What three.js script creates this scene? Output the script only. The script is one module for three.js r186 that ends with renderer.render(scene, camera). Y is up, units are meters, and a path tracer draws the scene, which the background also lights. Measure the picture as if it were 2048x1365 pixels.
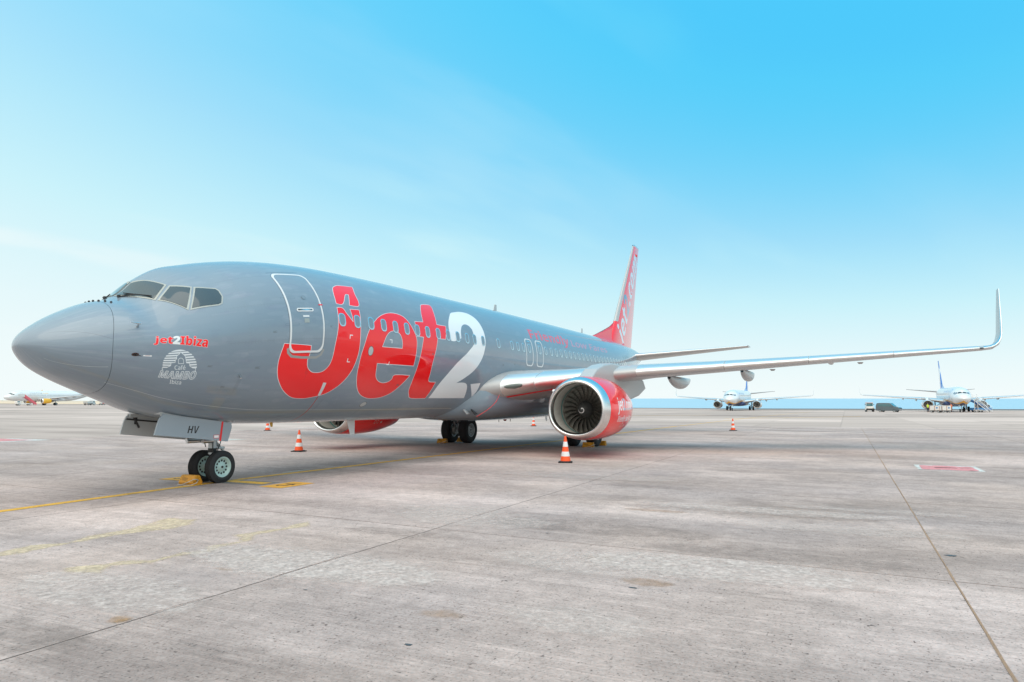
import * as THREE from 'three';
import { RoundedBoxGeometry } from 'three/addons/geometries/RoundedBoxGeometry.js';
import { mergeGeometries, mergeVertices } from 'three/addons/utils/BufferGeometryUtils.js';
import { MarchingCubes } from 'three/addons/objects/MarchingCubes.js';

// World: metres, y up. x runs aft along the parked jet (its nose tip is x = 0), z runs to its left (port) side.
// ------------------------------------------------------------------ camera
const scene = new THREE.Scene();
const YAW = 0.447252, PITCH = 0.0900545;
const camera = new THREE.PerspectiveCamera(52.28, 1024 / 682, 0.1, 90000);
camera.position.set(-6.818, 1.678, 12.38);
const FWD = new THREE.Vector3(Math.cos(YAW) * Math.cos(PITCH), Math.sin(PITCH), -Math.sin(YAW) * Math.cos(PITCH));
camera.lookAt(camera.position.clone().add(FWD));

// ------------------------------------------------------------------ noise
const hash = (x, y) => { let h = Math.imul(x | 0, 374761393) ^ Math.imul(y | 0, 668265263); h = Math.imul(h ^ (h >>> 13), 1274126177); return ((h ^ (h >>> 16)) >>> 0) / 4294967296; };
function vnoise(x, y, px = 0, py = 0) {
  const ix = Math.floor(x), iy = Math.floor(y), fx = x - ix, fy = y - iy, s = fx * fx * (3 - 2 * fx), t = fy * fy * (3 - 2 * fy);
  const w = (i, p) => (p ? ((i % p) + p) % p : i);
  const a = hash(w(ix, px), w(iy, py)), b = hash(w(ix + 1, px), w(iy, py)), c = hash(w(ix, px), w(iy + 1, py)), d = hash(w(ix + 1, px), w(iy + 1, py));
  return (a * (1 - s) + b * s) * (1 - t) + (c * (1 - s) + d * s) * t;
}
const fbm = (x, y, o = 4) => { let s = 0, a = 0.5, n = 0; for (let i = 0; i < o; i++) { s += a * vnoise(x + i * 17.3, y + i * 9.1); n += a; a *= 0.5; x *= 2; y *= 2; } return s / n; };
const fbmP = (x, y, p, q, o = 4) => { let s = 0, a = 0.5, n = 0; for (let i = 0; i < o; i++) { s += a * vnoise(x, y, p, q); n += a; a *= 0.5; x *= 2; y *= 2; p *= 2; q *= 2; } return s / n; };
let seedState = 12345;
const rnd = () => { seedState = (Math.imul(seedState, 1664525) + 1013904223) | 0; return (seedState >>> 0) / 4294967296; };
const lerp = THREE.MathUtils.lerp, clamp = THREE.MathUtils.clamp, sstep = (a, b, x) => { const t = clamp((x - a) / (b - a), 0, 1); return t * t * (3 - 2 * t); };

// ------------------------------------------------------------------ sky (air and thin cirrus) and sun
const SUN = new THREE.Vector3(-0.42, 0.88, 0.2).normalize();
const SKY_W = 2048, SKY_H = 1024;
{
  const G = [[0, 0.53], [0.065, 0.575], [0.08, 0.60], [0.35, 0.735], [0.42, 0.785], [0.59, 0.885], [0.87, 0.965], [1.0, 1.0]];
  const green = (r) => { for (let i = 1; i < G.length; i++) if (r <= G[i][0]) return lerp(G[i - 1][1], G[i][1], (r - G[i - 1][0]) / (G[i][0] - G[i - 1][0])); return 1; };
  const azBlue = -YAW + THREE.MathUtils.degToRad(38), elBlue = THREE.MathUtils.degToRad(26), BLUE = new THREE.Vector3(Math.cos(azBlue) * Math.cos(elBlue), Math.sin(elBlue), Math.sin(azBlue) * Math.cos(elBlue));
  const data = new Float32Array(SKY_W * SKY_H * 4);
  for (let j = 0; j < SKY_H; j++) {
    const up = ((j + 0.5) / SKY_H - 0.5) * Math.PI, el = Math.max(0, THREE.MathUtils.radToDeg(up));
    for (let i = 0; i < SKY_W; i++) {
      const az = ((i + 0.5) / SKY_W - 0.5) * 2 * Math.PI;
      const dx = Math.cos(az) * Math.cos(up), dy = Math.sin(up), dz = Math.sin(az) * Math.cos(up);
      const s = (1 - (dx * BLUE.x + dy * BLUE.y + dz * BLUE.z)) / 2;         // 0 in the bluest part of the sky, 1 opposite
      const e0 = 10.9 + 46 * s, k = Math.exp(-Math.pow(el / e0, 1.5)), milk = sstep(0.12, 0.62, s);
      let r = 0.035 + 0.865 * Math.max(k, milk * 0.98);
      // thin cirrus on a plane overhead, more of it towards the sun
      const cy = Math.max(dy, 0.06) + 0.12, cxp = dx / cy, czp = dz / cy;
      const wisp = fbm(cxp * 1.1 + czp * 0.5 + 3, czp * 3.6 - cxp * 1.2, 5), veil = fbm(cxp * 0.7 + 9, czp * 0.9 + 2, 3);
      const ci = sstep(0.46, 0.78, wisp) * sstep(0.35, 0.7, veil) * clamp(0.02 + 1.6 * s, 0, 1) * sstep(2, 14, el);
      r = lerp(r, 0.98, ci * 0.8);
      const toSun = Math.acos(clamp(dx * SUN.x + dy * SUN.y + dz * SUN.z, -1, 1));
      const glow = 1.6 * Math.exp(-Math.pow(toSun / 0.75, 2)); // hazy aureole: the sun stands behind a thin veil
      const o = (j * SKY_W + i) * 4;
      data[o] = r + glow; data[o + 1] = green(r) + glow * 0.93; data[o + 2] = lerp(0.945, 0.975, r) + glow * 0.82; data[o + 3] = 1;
    }
  }
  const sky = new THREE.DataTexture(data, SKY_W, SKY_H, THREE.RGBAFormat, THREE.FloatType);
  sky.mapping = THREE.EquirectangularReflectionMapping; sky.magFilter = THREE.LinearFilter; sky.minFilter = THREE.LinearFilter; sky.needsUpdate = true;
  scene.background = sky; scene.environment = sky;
}
const sun = new THREE.DirectionalLight(new THREE.Color().setRGB(1.0, 0.82, 0.64), 0.9);
sun.name = 'sun';
sun.position.copy(SUN).multiplyScalar(150).add(new THREE.Vector3(20, 0, 0)); sun.target.position.set(20, 0, 0);
sun.castShadow = true; sun.shadow.radius = 120; sun.shadow.mapSize.set(2048, 2048);
Object.assign(sun.shadow.camera, { left: -60, right: 60, top: 60, bottom: -60, near: 1, far: 400 });
scene.add(sun, sun.target);

const renderer = new THREE.WebGLRenderer({ antialias: true });
renderer.toneMapping = THREE.LinearToneMapping; renderer.toneMappingExposure = 1.0;
renderer.shadowMap.enabled = true; renderer.shadowMap.type = THREE.PCFSoftShadowMap;

// ------------------------------------------------------------------ helpers
const V = (x, y, z) => new THREE.Vector3(x, y, z);
const col = (r, g, b) => new THREE.Color().setRGB(r, g, b);
function mat(r, g, b, rough = 0.6, metal = 0, extra = {}) {
  const m = new THREE.MeshPhysicalMaterial({ color: col(r, g, b), roughness: rough, metalness: metal });
  for (const k in extra) m[k] = extra[k];
  return m;
}
const taken = new Map();
const numbered = (n) => { const k = taken.get(n) || 0; taken.set(n, k + 1); return k ? n + '_' + String(k).padStart(3, '0') : n; };
function part(name, geo, material, parent) {
  const m = new THREE.Mesh(geo, material); m.name = name; m.castShadow = m.receiveShadow = true; parent.add(m); return m;
}
function thing(name, label, category, pos = [0, 0, 0], turn = 0, group) {
  const g = new THREE.Group(); g.name = numbered(name); g.position.set(...pos); g.rotation.y = turn;
  g.userData = { label, category }; if (group) g.userData.group = group; scene.add(g); return g;
}
function structure(name) { const g = new THREE.Group(); g.name = name; g.userData.kind = 'structure'; scene.add(g); return g; }
function rename(copy, label) { copy.userData = { ...copy.userData, label }; return copy; }
const tf = (g, x = 0, y = 0, z = 0, rx = 0, ry = 0, rz = 0) => { if (rx) g.rotateX(rx); if (ry) g.rotateY(ry); if (rz) g.rotateZ(rz); return g.translate(x, y, z); };
const box = (w, h, d, x = 0, y = 0, z = 0, r = 0.01, seg = 1) => tf(new RoundedBoxGeometry(w, h, d, seg, Math.min(r, w / 2.01, h / 2.01, d / 2.01)), x, y, z);
const plain = (g) => { const n = g.index ? g.toNonIndexed() : g; for (const k of Object.keys(n.attributes)) if (!['position', 'normal', 'uv'].includes(k)) n.deleteAttribute(k); if (!n.attributes.uv) n.setAttribute('uv', new THREE.BufferAttribute(new Float32Array(n.attributes.position.count * 2), 2)); n.clearGroups(); return n; };
const merge = (...gs) => mergeGeometries(gs.flat().map(plain));
function rod(a, b, r0, r1 = r0, seg = 12) {
  const d = b.clone().sub(a), g = new THREE.CylinderGeometry(r1, r0, d.length(), seg);
  g.applyQuaternion(new THREE.Quaternion().setFromUnitVectors(V(0, 1, 0), d.normalize())); const m = a.clone().add(b).multiplyScalar(0.5); return g.translate(m.x, m.y, m.z);
}
const tube = (pts, r, seg = 32, rs = 8) => new THREE.TubeGeometry(new THREE.CatmullRomCurve3(pts), seg, r, rs);
const latheZ = (pts, seg = 36) => new THREE.LatheGeometry(pts.map(([r, z]) => new THREE.Vector2(r, z)), seg).rotateX(Math.PI / 2); // axis along z
function mirrorZ(g) {
  const n = g.clone(); n.scale(1, 1, -1);
  if (n.index) { const a = n.index.array; for (let i = 0; i < a.length; i += 3) { const t = a[i]; a[i] = a[i + 2]; a[i + 2] = t; } }
  else for (const k in n.attributes) { const at = n.attributes[k], w = at.itemSize, a = at.array; for (let i = 0; i < at.count; i += 3) for (let c = 0; c < w; c++) { const t = a[i * w + c]; a[i * w + c] = a[(i + 2) * w + c]; a[(i + 2) * w + c] = t; } }
  return n;
}
function gridGeo(rows, closed = false, uv) { // rows[i][j] Vector3 -> smooth indexed surface
  const ni = rows.length, nj = rows[0].length, p = [], ix = [], u = [];
  for (let i = 0; i < ni; i++) for (let j = 0; j < nj; j++) { const q = rows[i][j]; p.push(q.x, q.y, q.z); const w = uv ? uv(i, j, q) : [i / (ni - 1), j / (nj - 1)]; u.push(w[0], w[1]); }
  const at = (i, j) => i * nj + (closed ? j % nj : j);
  for (let i = 0; i < ni - 1; i++) for (let j = 0; j < (closed ? nj : nj - 1); j++) ix.push(at(i, j), at(i + 1, j), at(i, j + 1), at(i + 1, j), at(i + 1, j + 1), at(i, j + 1));
  const g = new THREE.BufferGeometry(); g.setAttribute('position', new THREE.Float32BufferAttribute(p, 3)); g.setAttribute('uv', new THREE.Float32BufferAttribute(u, 2)); g.setIndex(ix); g.computeVertexNormals(); return g;
}
function flip(g) { const a = g.index.array; for (let i = 0; i < a.length; i += 3) { const t = a[i]; a[i] = a[i + 2]; a[i + 2] = t; } g.computeVertexNormals(); return g; }
function capFan(loop, toward) { // flat fan closing a loop of points
  const c = loop.reduce((s, q) => s.add(q), V(0, 0, 0)).multiplyScalar(1 / loop.length), p = [];
  for (let i = 0; i < loop.length; i++) { const a = loop[i], b = loop[(i + 1) % loop.length]; const n = b.clone().sub(a).cross(c.clone().sub(a)); (n.dot(toward) > 0 ? [a, b, c] : [b, a, c]).forEach((q) => p.push(q.x, q.y, q.z)); }
  const g = new THREE.BufferGeometry(); g.setAttribute('position', new THREE.Float32BufferAttribute(p, 3)); g.computeVertexNormals(); return g;
}
function canvasTexture(w, h, draw) {
  const c = document.createElement('canvas'); c.width = w; c.height = h; const x = c.getContext('2d'); draw(x, w, h);
  const t = new THREE.CanvasTexture(c); t.colorSpace = THREE.SRGBColorSpace; t.magFilter = THREE.LinearFilter; return t;
}
function dataTexture(w, h, f, srgb = true) {
  const d = new Uint8Array(w * h * 4); for (let j = 0; j < h; j++) for (let i = 0; i < w; i++) { const v = f(i, j), o = (j * w + i) * 4; d[o] = clamp(v[0], 0, 255); d[o + 1] = clamp(v[1], 0, 255); d[o + 2] = clamp(v[2], 0, 255); d[o + 3] = 255; }
  const t = new THREE.DataTexture(d, w, h); t.wrapS = t.wrapT = THREE.RepeatWrapping; t.magFilter = THREE.LinearFilter; if (srgb) t.colorSpace = THREE.SRGBColorSpace; t.needsUpdate = true; return t;
}
function smoothPoly(pts, cornerDeg = 42, sub = 6) { // closed Catmull-Rom, sharp corners kept
  const n = pts.length, out = [], corner = pts.map((p, i) => { const a = pts[(i + n - 1) % n], b = pts[(i + 1) % n]; const t = Math.atan2(p[1] - a[1], p[0] - a[0]), u = Math.atan2(b[1] - p[1], b[0] - p[0]); let d = Math.abs(t - u); if (d > Math.PI) d = 2 * Math.PI - d; return d > cornerDeg * Math.PI / 180; });
  for (let i = 0; i < n; i++) {
    const p1 = pts[i], p2 = pts[(i + 1) % n], p0 = corner[i] ? p1 : pts[(i + n - 1) % n], p3 = corner[(i + 1) % n] ? p2 : pts[(i + 2) % n];
    for (let k = 0; k < sub; k++) { const t = k / sub, c = (a) => 0.5 * (2 * p1[a] + (p2[a] - p0[a]) * t + (2 * p0[a] - 5 * p1[a] + 4 * p2[a] - p3[a]) * t * t + (3 * p1[a] - p0[a] - 3 * p2[a] + p3[a]) * t * t * t); out.push([c(0), c(1)]); }
  }
  return out;
}

// ------------------------------------------------------------------ ground: apron slabs, far apron, sea, far bank
const NX0 = -2, NX1 = 8, NZ0 = -4, NZ1 = 6, PX = 5.86, PZ = 5.93;       // slab grid
const lineZ = (k) => 13.24 - PZ * k, lineX = (j, z) => 1.1 + PX * j - 0.045 * (z - 13.2);
const groundY = (z) => 0.004 * Math.max(0, -z - 26);
function apronTint(x, z) { // stains, pale worn patches and rubber, as seen in the photograph
  const big = fbm(x * 0.16 + 7, z * 0.11 + 3, 4), mid = fbm(x * 0.9 + 40, z * 0.42 + 11, 4), fine = fbm(x * 3.7, z * 2.2 + 5, 3), streak = fbm(x * 2.6 + 30, z * 0.22 + 8, 3);
  let v = 0.84 + 0.34 * (big - 0.5) + 0.26 * (mid - 0.5) + 0.16 * (fine - 0.5) + 0.30 * (streak - 0.5);
  v += 0.20 * sstep(0.54, 0.70, fbm(x * 0.55 + 71, z * 0.30 + 23, 4));              // pale scoured patches
  v -= 0.12 * sstep(0.56, 0.76, fbm(x * 0.5 + 13, z * 0.35 + 91, 4));               // oily patches
  const guide = Math.abs(z - 0.35), band = (1 - sstep(0.5, 1.7, guide + 0.7 * (mid - 0.5))) * (1 - sstep(24, 40, x));
  v -= 0.13 * band;                                                              // rubber along the lead-in line
  const w = 0.05 * (fbm(x * 0.6 + 3, z * 0.6, 2) - 0.5);
  return [v * (1 + w), v, v * (1 - w * 1.4)];
}
const concreteFine = dataTexture(1024, 1024, (i, j) => {
  const u = i / 1024, v = j / 1024;
  const a = fbmP(u * 24, v * 24, 24, 24, 4), b = fbmP(u * 170, v * 170, 170, 170, 2), broom = vnoise(u * 260, v * 6, 260, 6) * 0.6 + vnoise(u * 120, v * 3, 120, 3) * 0.4;
  const pit = vnoise(u * 300 + 7, v * 300 + 3, 0, 0), pit2 = vnoise(u * 130 + 1, v * 130 + 9, 0, 0);
  let g = 212 + 30 * (a - 0.5) + 32 * (b - 0.5) + 34 * (broom - 0.5) * (0.4 + a);
  if (pit > 0.82) g -= (pit - 0.82) * 420; if (pit2 > 0.88) g -= (pit2 - 0.88) * 760; if (pit < 0.1) g += (0.1 - pit) * 160;
  const h = hash(i >> 1, j >> 1) - 0.5;
  return [g + 2 + h * 10, g - h * 3, g - 1 - h * 8];
});
const concreteBump = dataTexture(512, 512, (i, j) => { const u = i / 512, v = j / 512, g = 128 + 90 * (fbmP(u * 90, v * 90, 90, 90, 3) - 0.5) + 70 * (vnoise(u * 130, v * 4, 130, 4) - 0.5); return [g, g, g]; }, false);
const slabMats = [0, 1, 2, 3].map((k) => mat([0.78, 0.755, 0.80, 0.77][k], [0.625, 0.605, 0.645, 0.615][k], [0.58, 0.56, 0.60, 0.57][k], 0.9, 0, { map: concreteFine, bumpMap: concreteBump, bumpScale: 0.004, vertexColors: true, specularIntensity: 0.35 }));
const apron = structure('apron');
{
  for (let j = NX0; j < NX1; j++) for (let k = NZ0; k < NZ1; k++) {
    const zc = lineZ(k + 0.5), xc = lineX(j + 0.5, zc), dist = Math.hypot(xc + 6.8, zc - 12.4);
    const n = dist < 13 ? 44 : dist < 24 ? 24 : 10, gap = 0.007 + 0.004 * hash(j, k), rows = [], uvo = [rnd() * 3, rnd() * 3];
    for (let a = 0; a <= n; a++) {
      const row = []; const z = lerp(lineZ(k + 1) + gap, lineZ(k) - gap, a / n);
      for (let b = 0; b <= n; b++) { const x = lerp(lineX(j, z) + gap, lineX(j + 1, z) - gap, b / n); row.push(V(x, groundY(z), z)); }
      rows.push(row);
    }
    const top = gridGeo(rows, false, (i2, j2, q) => [q.x / 3.1 + uvo[0], q.z / 3.1 + uvo[1]]);
    const edge = []; for (let a = 0; a < n; a++) edge.push([rows[a][0], rows[a + 1][0]], [rows[n][a], rows[n][a + 1]], [rows[n - a][n], rows[n - a - 1][n]], [rows[0][n - a], rows[0][n - a - 1]]);
    const p = []; for (const [q, w] of edge) p.push(q.x, q.y, q.z, w.x, w.y, w.z, q.x, q.y - 0.06, q.z, w.x, w.y, w.z, w.x, w.y - 0.06, w.z, q.x, q.y - 0.06, q.z);
    const skirt = new THREE.BufferGeometry(); skirt.setAttribute('position', new THREE.Float32BufferAttribute(p, 3)); skirt.computeVertexNormals();
    const g = merge(top, skirt), c = [], pos = g.attributes.position;
    for (let i = 0; i < pos.count; i++) c.push(...apronTint(pos.getX(i), pos.getZ(i)));
    g.setAttribute('color', new THREE.Float32BufferAttribute(c, 3));
    part('concrete_slab', mergeVertices(g, 1e-4), slabMats[Math.floor(hash(j + 50, k + 70) * 4)], apron);
  }
  const bedMat = mat(0.2, 0.18, 0.16, 0.95), zA = lineZ(NZ1), zB = lineZ(NZ0), bed = [];
  for (const z of [zA, zB]) bed.push([V(lineX(NX0, z), groundY(z) - 0.022, z), V(lineX(NX1, z), groundY(z) - 0.022, z)]);
  part('joint_bed', gridGeo(bed), bedMat, apron);
  // the tan sealed expansion joint
  const sealMat = mat(0.36, 0.23, 0.15, 0.9, 0, { bumpMap: concreteBump, bumpScale: 0.004 });
  const sp = [], zs = 13.24; for (let i = 0; i <= 240; i++) { const x = lerp(lineX(NX0, zs), lineX(NX1, zs), i / 240), w = 0.004 + 0.006 * vnoise(x * 2.3, 5) + 0.004 * vnoise(x * 11, 9), o = 0.006 * (vnoise(x * 1.7, 2) - 0.5); sp.push([V(x, 0.003, zs + o - w), V(x, 0.007, zs + o), V(x, 0.003, zs + o + w)]); }
  part('joint_sealant', flip(gridGeo(sp)), sealMat, apron);
  // far apron, one sheet in the same slab rhythm
  const farTex = dataTexture(1024, 1024, (i, j) => {
    const u = i / 1024, v = j / 1024, a = fbmP(u * 8, v * 3, 8, 3, 5), st = fbmP(u * 40, v * 3, 40, 3, 4), slab = hash(Math.floor(u * 16) + 5, Math.floor(v * 16) + 9);
    const ju = Math.abs(u * 16 - Math.round(u * 16)), jv = Math.abs(v * 16 - Math.round(v * 16));
    let g = 206 + 60 * (a - 0.5) + 46 * (st - 0.5) + 18 * (slab - 0.5); if (ju < 0.009 || jv < 0.009) g -= 16;
    return [g + 1, g, g - 3];
  });
  const farMat = mat(0.79, 0.64, 0.595, 0.95, 0, { map: farTex, specularIntensity: 0.2 });
  const xs = [-160, -60, 'a', 'b', 110, 160, 232], zsB = [-900, -600, -400, -250, -150, -80, -50, lineZ(NZ1), lineZ(NZ0), 90, 200, 420];
  const fx = (t, z) => { const zz = clamp(z, lineZ(NZ1), lineZ(NZ0)); return t === 'a' ? lineX(NX0, zz) : t === 'b' ? lineX(NX1, zz) : t; };
  const pcs = []; for (let a = 0; a < xs.length - 1; a++) for (let b = 0; b < zsB.length - 1; b++) {
    if (xs[a] === 'a' && b === 7) continue;
    const q = [[a, b], [a + 1, b], [a, b + 1], [a + 1, b + 1]].map(([i, j]) => V(fx(xs[i], zsB[j]), groundY(zsB[j]), zsB[j]));
    pcs.push(flip(gridGeo([[q[0], q[2]], [q[1], q[3]]], false, (i, j, w) => [w.x / (PX * 16), w.z / (PZ * 16)])));
  }
  for (const g of pcs) if (g.attributes.normal.getY(0) < 0) flip(g);
  part('far_concrete', merge(pcs), farMat, apron);
  part('perimeter_strip', gridGeo([[V(203, 0.006, -120), V(203, 0.006, 420)], [V(229.5, 0.006, -120), V(229.5, 0.006, 420)]].reverse().map((r) => r), false, (i, j, q) => [q.x / 40, q.z / 40]), mat(0.40, 0.37, 0.36, 0.95, 0, { map: farTex }), apron);
  // seaward edge of the apron: a low kerb
  const kerb = [], kp = [[230, -0.02], [230, 0.12], [233, 0.14], [236, -3]]; for (const z of zsB) kerb.push(kp.map(([x, y]) => V(x, y + groundY(z), z)));
  part('edge_kerb', flip(gridGeo(kerb)), mat(0.09, 0.09, 0.1, 0.95), apron);
}
// painted markings, each 4 mm above the slabs
const wearTex = dataTexture(512, 512, (i, j) => { const u = i / 512, v = j / 512, a = fbmP(u * 10, v * 10, 10, 10, 5), b = fbmP(u * 70, v * 70, 70, 70, 2); const g = 240 - 46 * sstep(0.55, 0.8, a) - 46 * sstep(0.62, 0.8, b); return [g, g, g]; });
const yellowPaint = mat(0.84, 0.45, 0.04, 0.75, 0, { map: wearTex }), whitePaint = mat(0.72, 0.71, 0.68, 0.8, 0, { map: wearTex }), palePaint = mat(0.62, 0.60, 0.56, 0.85, 0, { map: wearTex });
const redPaint = mat(0.74, 0.30, 0.31, 0.8, 0, { map: wearTex }), fadedRed = mat(0.58, 0.30, 0.27, 0.9, 0, { map: wearTex }), darkPaint = mat(0.07, 0.065, 0.06, 0.85), tarPatch = mat(0.25, 0.235, 0.225, 0.9, 0, { map: wearTex });
function ribbon(pts, w, y = 0.004, jag = 0) {
  const curve = new THREE.CatmullRomCurve3(pts.map(([x, z]) => V(x, 0, z))), n = Math.max(8, Math.round(curve.getLength() * 3)), rows = [];
  for (let i = 0; i <= n; i++) { const p = curve.getPointAt(i / n), t = curve.getTangentAt(i / n), nx = -t.z, nz = t.x, a = w / 2 * (1 + jag * (vnoise(i * 0.9, 3) - 0.5)), b = w / 2 * (1 + jag * (vnoise(i * 0.9, 8) - 0.5)); rows.push([V(p.x - nx * a, y + groundY(p.z), p.z - nz * a), V(p.x + nx * b, y + groundY(p.z), p.z + nz * b)]); }
  const g = gridGeo(rows, false, (i, j, q) => [q.x * 0.35, q.z * 0.35]); return g.attributes.normal.getY(0) < 0 ? flip(g) : g;
}
function flatShape(poly, y = 0.004) {
  const s = new THREE.Shape(poly.map(([x, z]) => new THREE.Vector2(x, -z))), g = new THREE.ShapeGeometry(s); g.rotateX(-Math.PI / 2); g.translate(0, y, 0);
  const p = g.attributes.position, u = []; for (let i = 0; i < p.count; i++) u.push(p.getX(i) * 0.35, p.getZ(i) * 0.35); g.setAttribute('uv', new THREE.Float32BufferAttribute(u, 2)); return g;
}
const rect = (x0, x1, z0, z1) => [[x0, z0], [x1, z0], [x1, z1], [x0, z1]];
{
  const marks = structure('apron_markings');
  part('lead_in_line', ribbon([[-30, 2.2], [-12, 1.1], [-0.3, 0.37], [4.5, 0.13], [7.5, 0.22], [15, 0.40], [32, 0.63], [46, 0.85]], 0.21, 0.004, 0.12), yellowPaint, marks);
  part('lead_in_line', ribbon([[46.2, 0.9], [70, 1.6], [110, 3.2], [150, 5.6]], 0.17, 0.004), yellowPaint, marks);
  part('stop_bar', flatShape(rect(4.2, 4.5, 0.25, 1.3), 0.006), yellowPaint, marks);
  part('line_underlay', flatShape([[4.0, 0.22], [4.62, 0.22], [4.66, 1.42], [4.06, 1.4]], 0.003), tarPatch, marks);
  const glyphs = (ch) => canvasTexture(256, 160, (c, w, h) => { c.fillStyle = '#e0a33a'; c.fillRect(0, 0, w, h); c.fillStyle = '#2a241c'; c.font = 'bold 118px sans-serif'; c.textAlign = 'center'; c.textBaseline = 'middle'; c.fillText(ch, w / 2, h / 2); c.globalAlpha = 0.25; for (let i = 0; i < 500; i++) { c.fillStyle = i % 2 ? '#c9b48a' : '#8a7448'; c.fillRect(hash(i, 1) * w, hash(i, 2) * h, 2 + hash(i, 3) * 5, 1 + hash(i, 4) * 3); } });
  const board = (x0, x1, z0, z1, m) => { const g = gridGeo([[V(x0, 0.005, z0), V(x0, 0.005, z1)], [V(x1, 0.005, z0), V(x1, 0.005, z1)]], false, (i, j) => [i, 1 - j]); return g.attributes.normal.getY(0) < 0 ? flip(g) : g; };
  part('stand_number_panel', board(3.86, 4.84, 1.56, 2.16), new THREE.MeshPhysicalMaterial({ map: glyphs('1A'), roughness: 0.8 }), marks);
  part('stand_number_panel', board(3.93, 4.66, -1.52, -0.8), new THREE.MeshPhysicalMaterial({ map: glyphs('1A'), roughness: 0.8 }), marks);
  part('chalk_smear', flatShape(smoothPoly([[6.2, -0.12], [6.9, -0.16], [7.3, -0.05], [6.8, -0.04], [6.3, -0.05]]), 0.004), palePaint, marks);
  // red and white boxes on the apron
  part('white_box_marking', flatShape(rect(13.92, 15.52, 13.98, 15.42), 0.004), whitePaint, marks);
  part('red_box_marking', flatShape(smoothPoly([[14.0, 14.1], [14.6, 14.08], [15.36, 14.12], [15.3, 14.35], [15.42, 14.5], [15.36, 14.9], [15.24, 15.0], [15.3, 15.28], [14.6, 15.29], [14.02, 15.27], [13.98, 14.8], [14.04, 14.5]], 200, 4), 0.007), redPaint, marks);
  part('box_marking_symbol', flatShape(smoothPoly([[14.55, 14.45], [14.75, 14.4], [14.85, 14.62], [14.8, 14.85], [14.62, 14.9], [14.68, 14.7]], 200, 5), 0.010), mat(0.3, 0.1, 0.1, 0.8, 0, { map: wearTex }), marks);
  part('white_box_marking', flatShape(rect(10.9, 13.3, -24.6, -21.0), 0.006), whitePaint, marks);
  part('red_box_marking', flatShape(rect(11.3, 12.9, -24.3, -21.6), 0.009), redPaint, marks);
  part('white_box_marking', flatShape(rect(16.2, 17.6, -14.6, -13.2), 0.006), palePaint, marks);
  for (const [a, b] of [[[20, -26], [30, -24]], [[22, -29], [36, -25.5]], [[26, -25.4], [40, -21]], [[31, -24.5], [46, -18]], [[24, -21], [31, -18.5]], [[28, -19], [34, -16]]]) part('red_hatch_line', ribbon([a, [(a[0] + b[0]) / 2, (a[1] + b[1]) / 2], b], 0.12, 0.006, 0.6), fadedRed, marks);
  for (const [a, b] of [[[88, -16], [100, -6]], [[74, 0], [96, 14]], [[100, -60], [108, -30]], [[120, -120], [130, -60]]]) part('far_taxi_line', ribbon([a, [(a[0] + b[0]) / 2, (a[1] + b[1]) / 2], b], 0.5, 0.006), yellowPaint, marks);
  // yellowish dried spills with an outline of their own
  const A = [[-3.4, 3.4], [-2.5, 3.62], [-2.05, 3.66], [-1.68, 3.56], [-1.38, 3.79], [-1.0, 3.58], [-0.62, 3.6], [-0.1, 3.5], [0.4, 3.29], [0.47, 3.75], [0.16, 4.05], [-0.15, 4.1], [-0.61, 3.95], [-1.07, 3.88], [-1.59, 3.88], [-1.97, 3.95], [-2.3, 3.86], [-3.4, 3.62]];
  const B = [[-2.2, 5.08], [-1.9, 5.3], [-1.76, 5.28], [-1.56, 5.58], [-1.16, 5.52], [-1.03, 5.70], [-0.75, 5.51], [-0.39, 5.59], [-0.14, 5.23], [0.28, 5.33], [0.58, 5.42], [1.06, 5.36], [0.76, 5.65], [0.31, 5.54], [-0.03, 5.45], [-0.32, 5.72], [-0.79, 5.68], [-1.0, 5.80], [-1.38, 5.64], [-1.67, 5.66], [-1.95, 5.38], [-2.2, 5.63], [-2.3, 5.24]];
  let films = 0; const nearJoint = (x, z) => { const a = (13.24 - z) / PZ, b = (x - 1.1 + 0.045 * (z - 13.2)) / PX; return Math.min(Math.abs(a - Math.round(a)) * PZ, Math.abs(b - Math.round(b)) * PX); }; // a film does not bridge an open joint
  function stain(name, poly, color, soft, strength, seed) { const fy = 0.0018 + 0.0003 * films++; // thin dried film: irregular, speckled outline computed from the distance to its edge
    const xs = poly.map((p) => p[0]), zs = poly.map((p) => p[1]), m = 0.25, x0 = Math.min(...xs) - m, x1 = Math.max(...xs) + m, z0 = Math.min(...zs) - m, z1 = Math.max(...zs) + m, W = 512, H = clamp(Math.round(W * (z1 - z0) / (x1 - x0)), 64, 512);
    const sd = (x, z) => { let d = 9, inside = false; for (let i = 0, n = poly.length; i < n; i++) { const a = poly[i], b = poly[(i + 1) % n], ex = b[0] - a[0], ez = b[1] - a[1], t = clamp(((x - a[0]) * ex + (z - a[1]) * ez) / (ex * ex + ez * ez), 0, 1); d = Math.min(d, Math.hypot(x - a[0] - ex * t, z - a[1] - ez * t)); if ((a[1] > z) !== (b[1] > z) && x < ex * (z - a[1]) / ez + a[0]) inside = !inside; } return inside ? d : -d; };
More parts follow.
